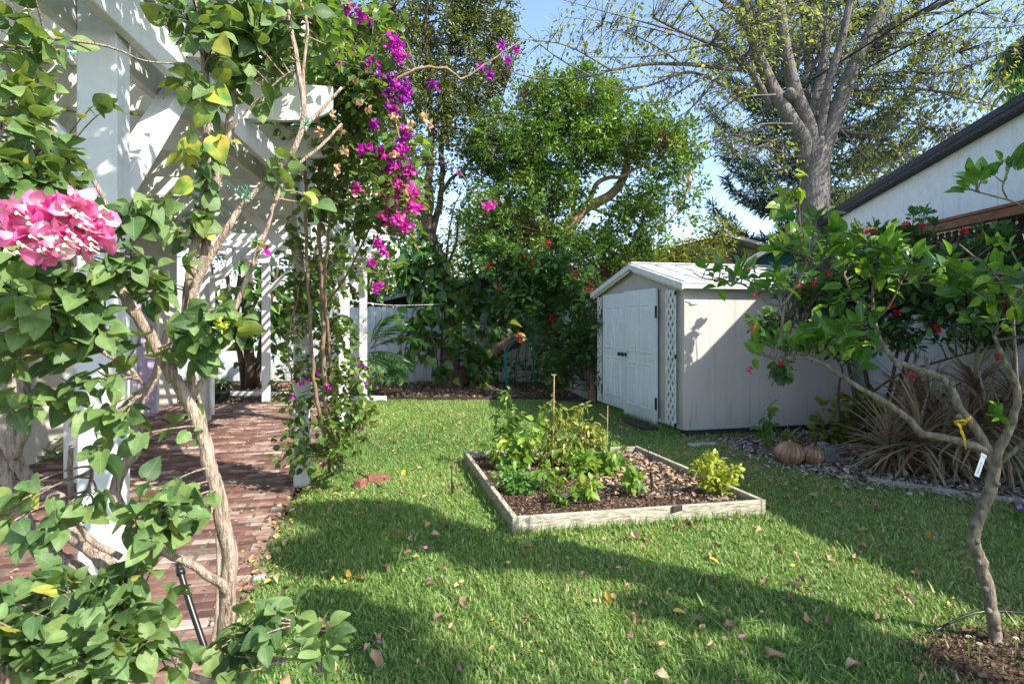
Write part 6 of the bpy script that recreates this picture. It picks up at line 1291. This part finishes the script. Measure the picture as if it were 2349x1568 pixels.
m = MB(); c = at(2090, 890, 6.9); leaves_at(m, HEART, np.array([c, c + [0, 0, -.1]]), np.array([[0, 0, -1.]] * 2), 7, .07, .13, 1); tag(m.build('withered_leaves', fallen_m, off=c), 'withered brown leaf cluster hanging under the citrus branch', 'dead leaves')

# ------------------------------------------------------------------ fallen leaves and petals on the lawn
protos = []
for k in range(7):
    m = MB(); ph = rng.uniform(0, 6.3)
    tp = leaf_hi(pr_oval, 8, rng.uniform(.5, 1.5), rng.uniform(-.4, .8), rng.uniform(.04, .13)) if k < 6 else OVATE
    if k < 6: tp = (tp[0] + np.stack([.10 * np.sin(tp[0][:, 1] * 5 + ph), 0 * tp[0][:, 1], .10 * np.sin(tp[0][:, 1] * 7 + ph)], 1) + rng.normal(0, .022, tp[0].shape), tp[1])
    m.scatter(tp[0] - [0, .5, 0], tp[1], np.zeros((1, 3)), np.eye(3)[None], np.array([1.0]), np.array([.05 + .14 * k if k < 6 else 1.0]))
    protos.append(m)
LBL = 'curled dry brown leaf fallen on the lawn'
first = [None] * 7
def fallen(k, x, y, z, s_, lab, grp):
    global first
    if first[k] is None:
        o = protos[k].build('fallen_leaf', fallen_m, smooth=True); first[k] = o
    else:
        o = first[k].copy(); COL.objects.link(o)
    o.location = (x, y, z); o.scale = (s_,) * 3; o.rotation_euler = (rng.normal(0, .5), rng.normal(0, .5), rng.uniform(0, 6.28))
    tag(o, lab, 'fallen leaf', grp)
cnt = 0
while cnt < 280:
    yy = 2.3 + 7.5 * rng.random() ** 1.5; xx = rng.uniform(-2, 4.3)
    if rng.random() > .35 + .65 * np.clip((xx + 1) / 3, 0, 1): continue
    q = np.array([[xx, yy]])
    if hnoise(q, 4, 21)[0] < rng.uniform(-.6, .25): continue
    if abs(xx) > yy * .8 or not inpoly(q, lawn_poly)[0] or inpoly(q, bed_poly)[0]: continue
    fallen(int(rng.integers(0, 6)), xx, yy, .024 + rng.random() * .012, rng.uniform(.04, .085), LBL, 'brown leaves scattered on the lawn'); cnt += 1
for (x, y) in ((2130, 1240), (2320, 1263), (1900, 1185), (1730, 1185), (820, 1340), (800, 1330), (1395, 1385), (925, 1095), (1100, 1235), (1560, 1420), (2030, 1176), (1640, 1300)):
    q = gr(x, y); fallen(6, q[0], q[1], .045, .075, 'yellow leaf fallen flat on the lawn', 'yellow leaves on the lawn')
m = MB(); m.scatter(HEART[0] * [1.2, 1, 1] - [0, .5, 0], HEART[1], np.zeros((1, 3)), np.eye(3)[None], np.array([1.]), np.array([.92])); po = m.build('fallen_petal', bract_m, smooth=True); po.scale = (.028,) * 3
PP = [(995, 1160), (1003, 1165), (975, 1272), (983, 1345), (805, 1218), (1445, 1480), (870, 1495), (1055, 1558), (1870, 1383), (1930, 1240), (820, 1265), (590, 1405), (575, 1365), (640, 1380), (690, 1180), (660, 1220), (1320, 1370), (1700, 1480), (900, 1050), (860, 1120), (1395, 1030), (2200, 1345)]
for i, (x, y) in enumerate(PP):
    o = po if i == 0 else po.copy()
    if i: COL.objects.link(o)
    q = gr(x, y); o.location = (q[0], q[1], .05); o.rotation_euler = (rng.normal(0, .5), rng.normal(0, .5), rng.uniform(0, 6)); tag(o, 'small magenta petal fallen on the lawn', 'petal', 'magenta petals on the lawn')

# ------------------------------------------------------------------ tree out of frame whose crown shades the lawn
SB = [(850, 1190, .45), (760, 1270, .35), (1000, 1230, .30), (1120, 1275, .22), (1250, 1290, .2), (1400, 1300, .2), (1550, 1335, .2), (1700, 1380, .2), (1850, 1410, .18), (2000, 1500, .22), (1850, 1520, .18), (1600, 1420, .12), (1480, 1390, .14), (2150, 1560, .2), (820, 1470, .15), (850, 1440, .22), (940, 1530, .2), (760, 1385, .16), (720, 1180, .25), (1650, 1560, .1)]
off_b = []
for (x, y, r_) in SB:
    g_ = gr(x, y); z = 5.0 + rng.uniform(-.4, .5); c = g_ + SUN * (z / SUN[2]); off_b.append((c, r_))
tb0 = np.array([4.4, -.9, 0]); tt = thing('shade_tree', 'leafy tree beyond the right edge whose crown shades the lawn', 'tree', tb0)
m = MB(); m.tube(smooth_path([tb0, tb0 + [0, .1, 2], tb0 + [-.1, .2, 4]], 5), np.linspace(.16, .1, 11), 10)
lbm = MB()
for c, r_ in off_b:
    m.tube(smooth_path([tb0 + [-.1, .2, 3.8], (tb0 + [0, 0, 4.2]) * .4 + c * .6, c], 4), np.linspace(.022, .006, 9), 6)
    n = int(700 * (r_ / .2) ** 2); P = c + unit(rng.normal(0, 1, (n, 3))) * (rng.random(n) ** .45)[:, None] * r_ * [1, 1, .8]
    lbm.scatter(OVATE[0], OVATE[1], P, frames(unit(rng.normal(0, 1, (n, 3))), unit(rng.normal(0, .5, (n, 3)) + [0, 0, 1])), rng.uniform(.05, .10, n))
m.build('trunk', bark_dark, tt, True); lbm.build('foliage', leaf_t2, tt)
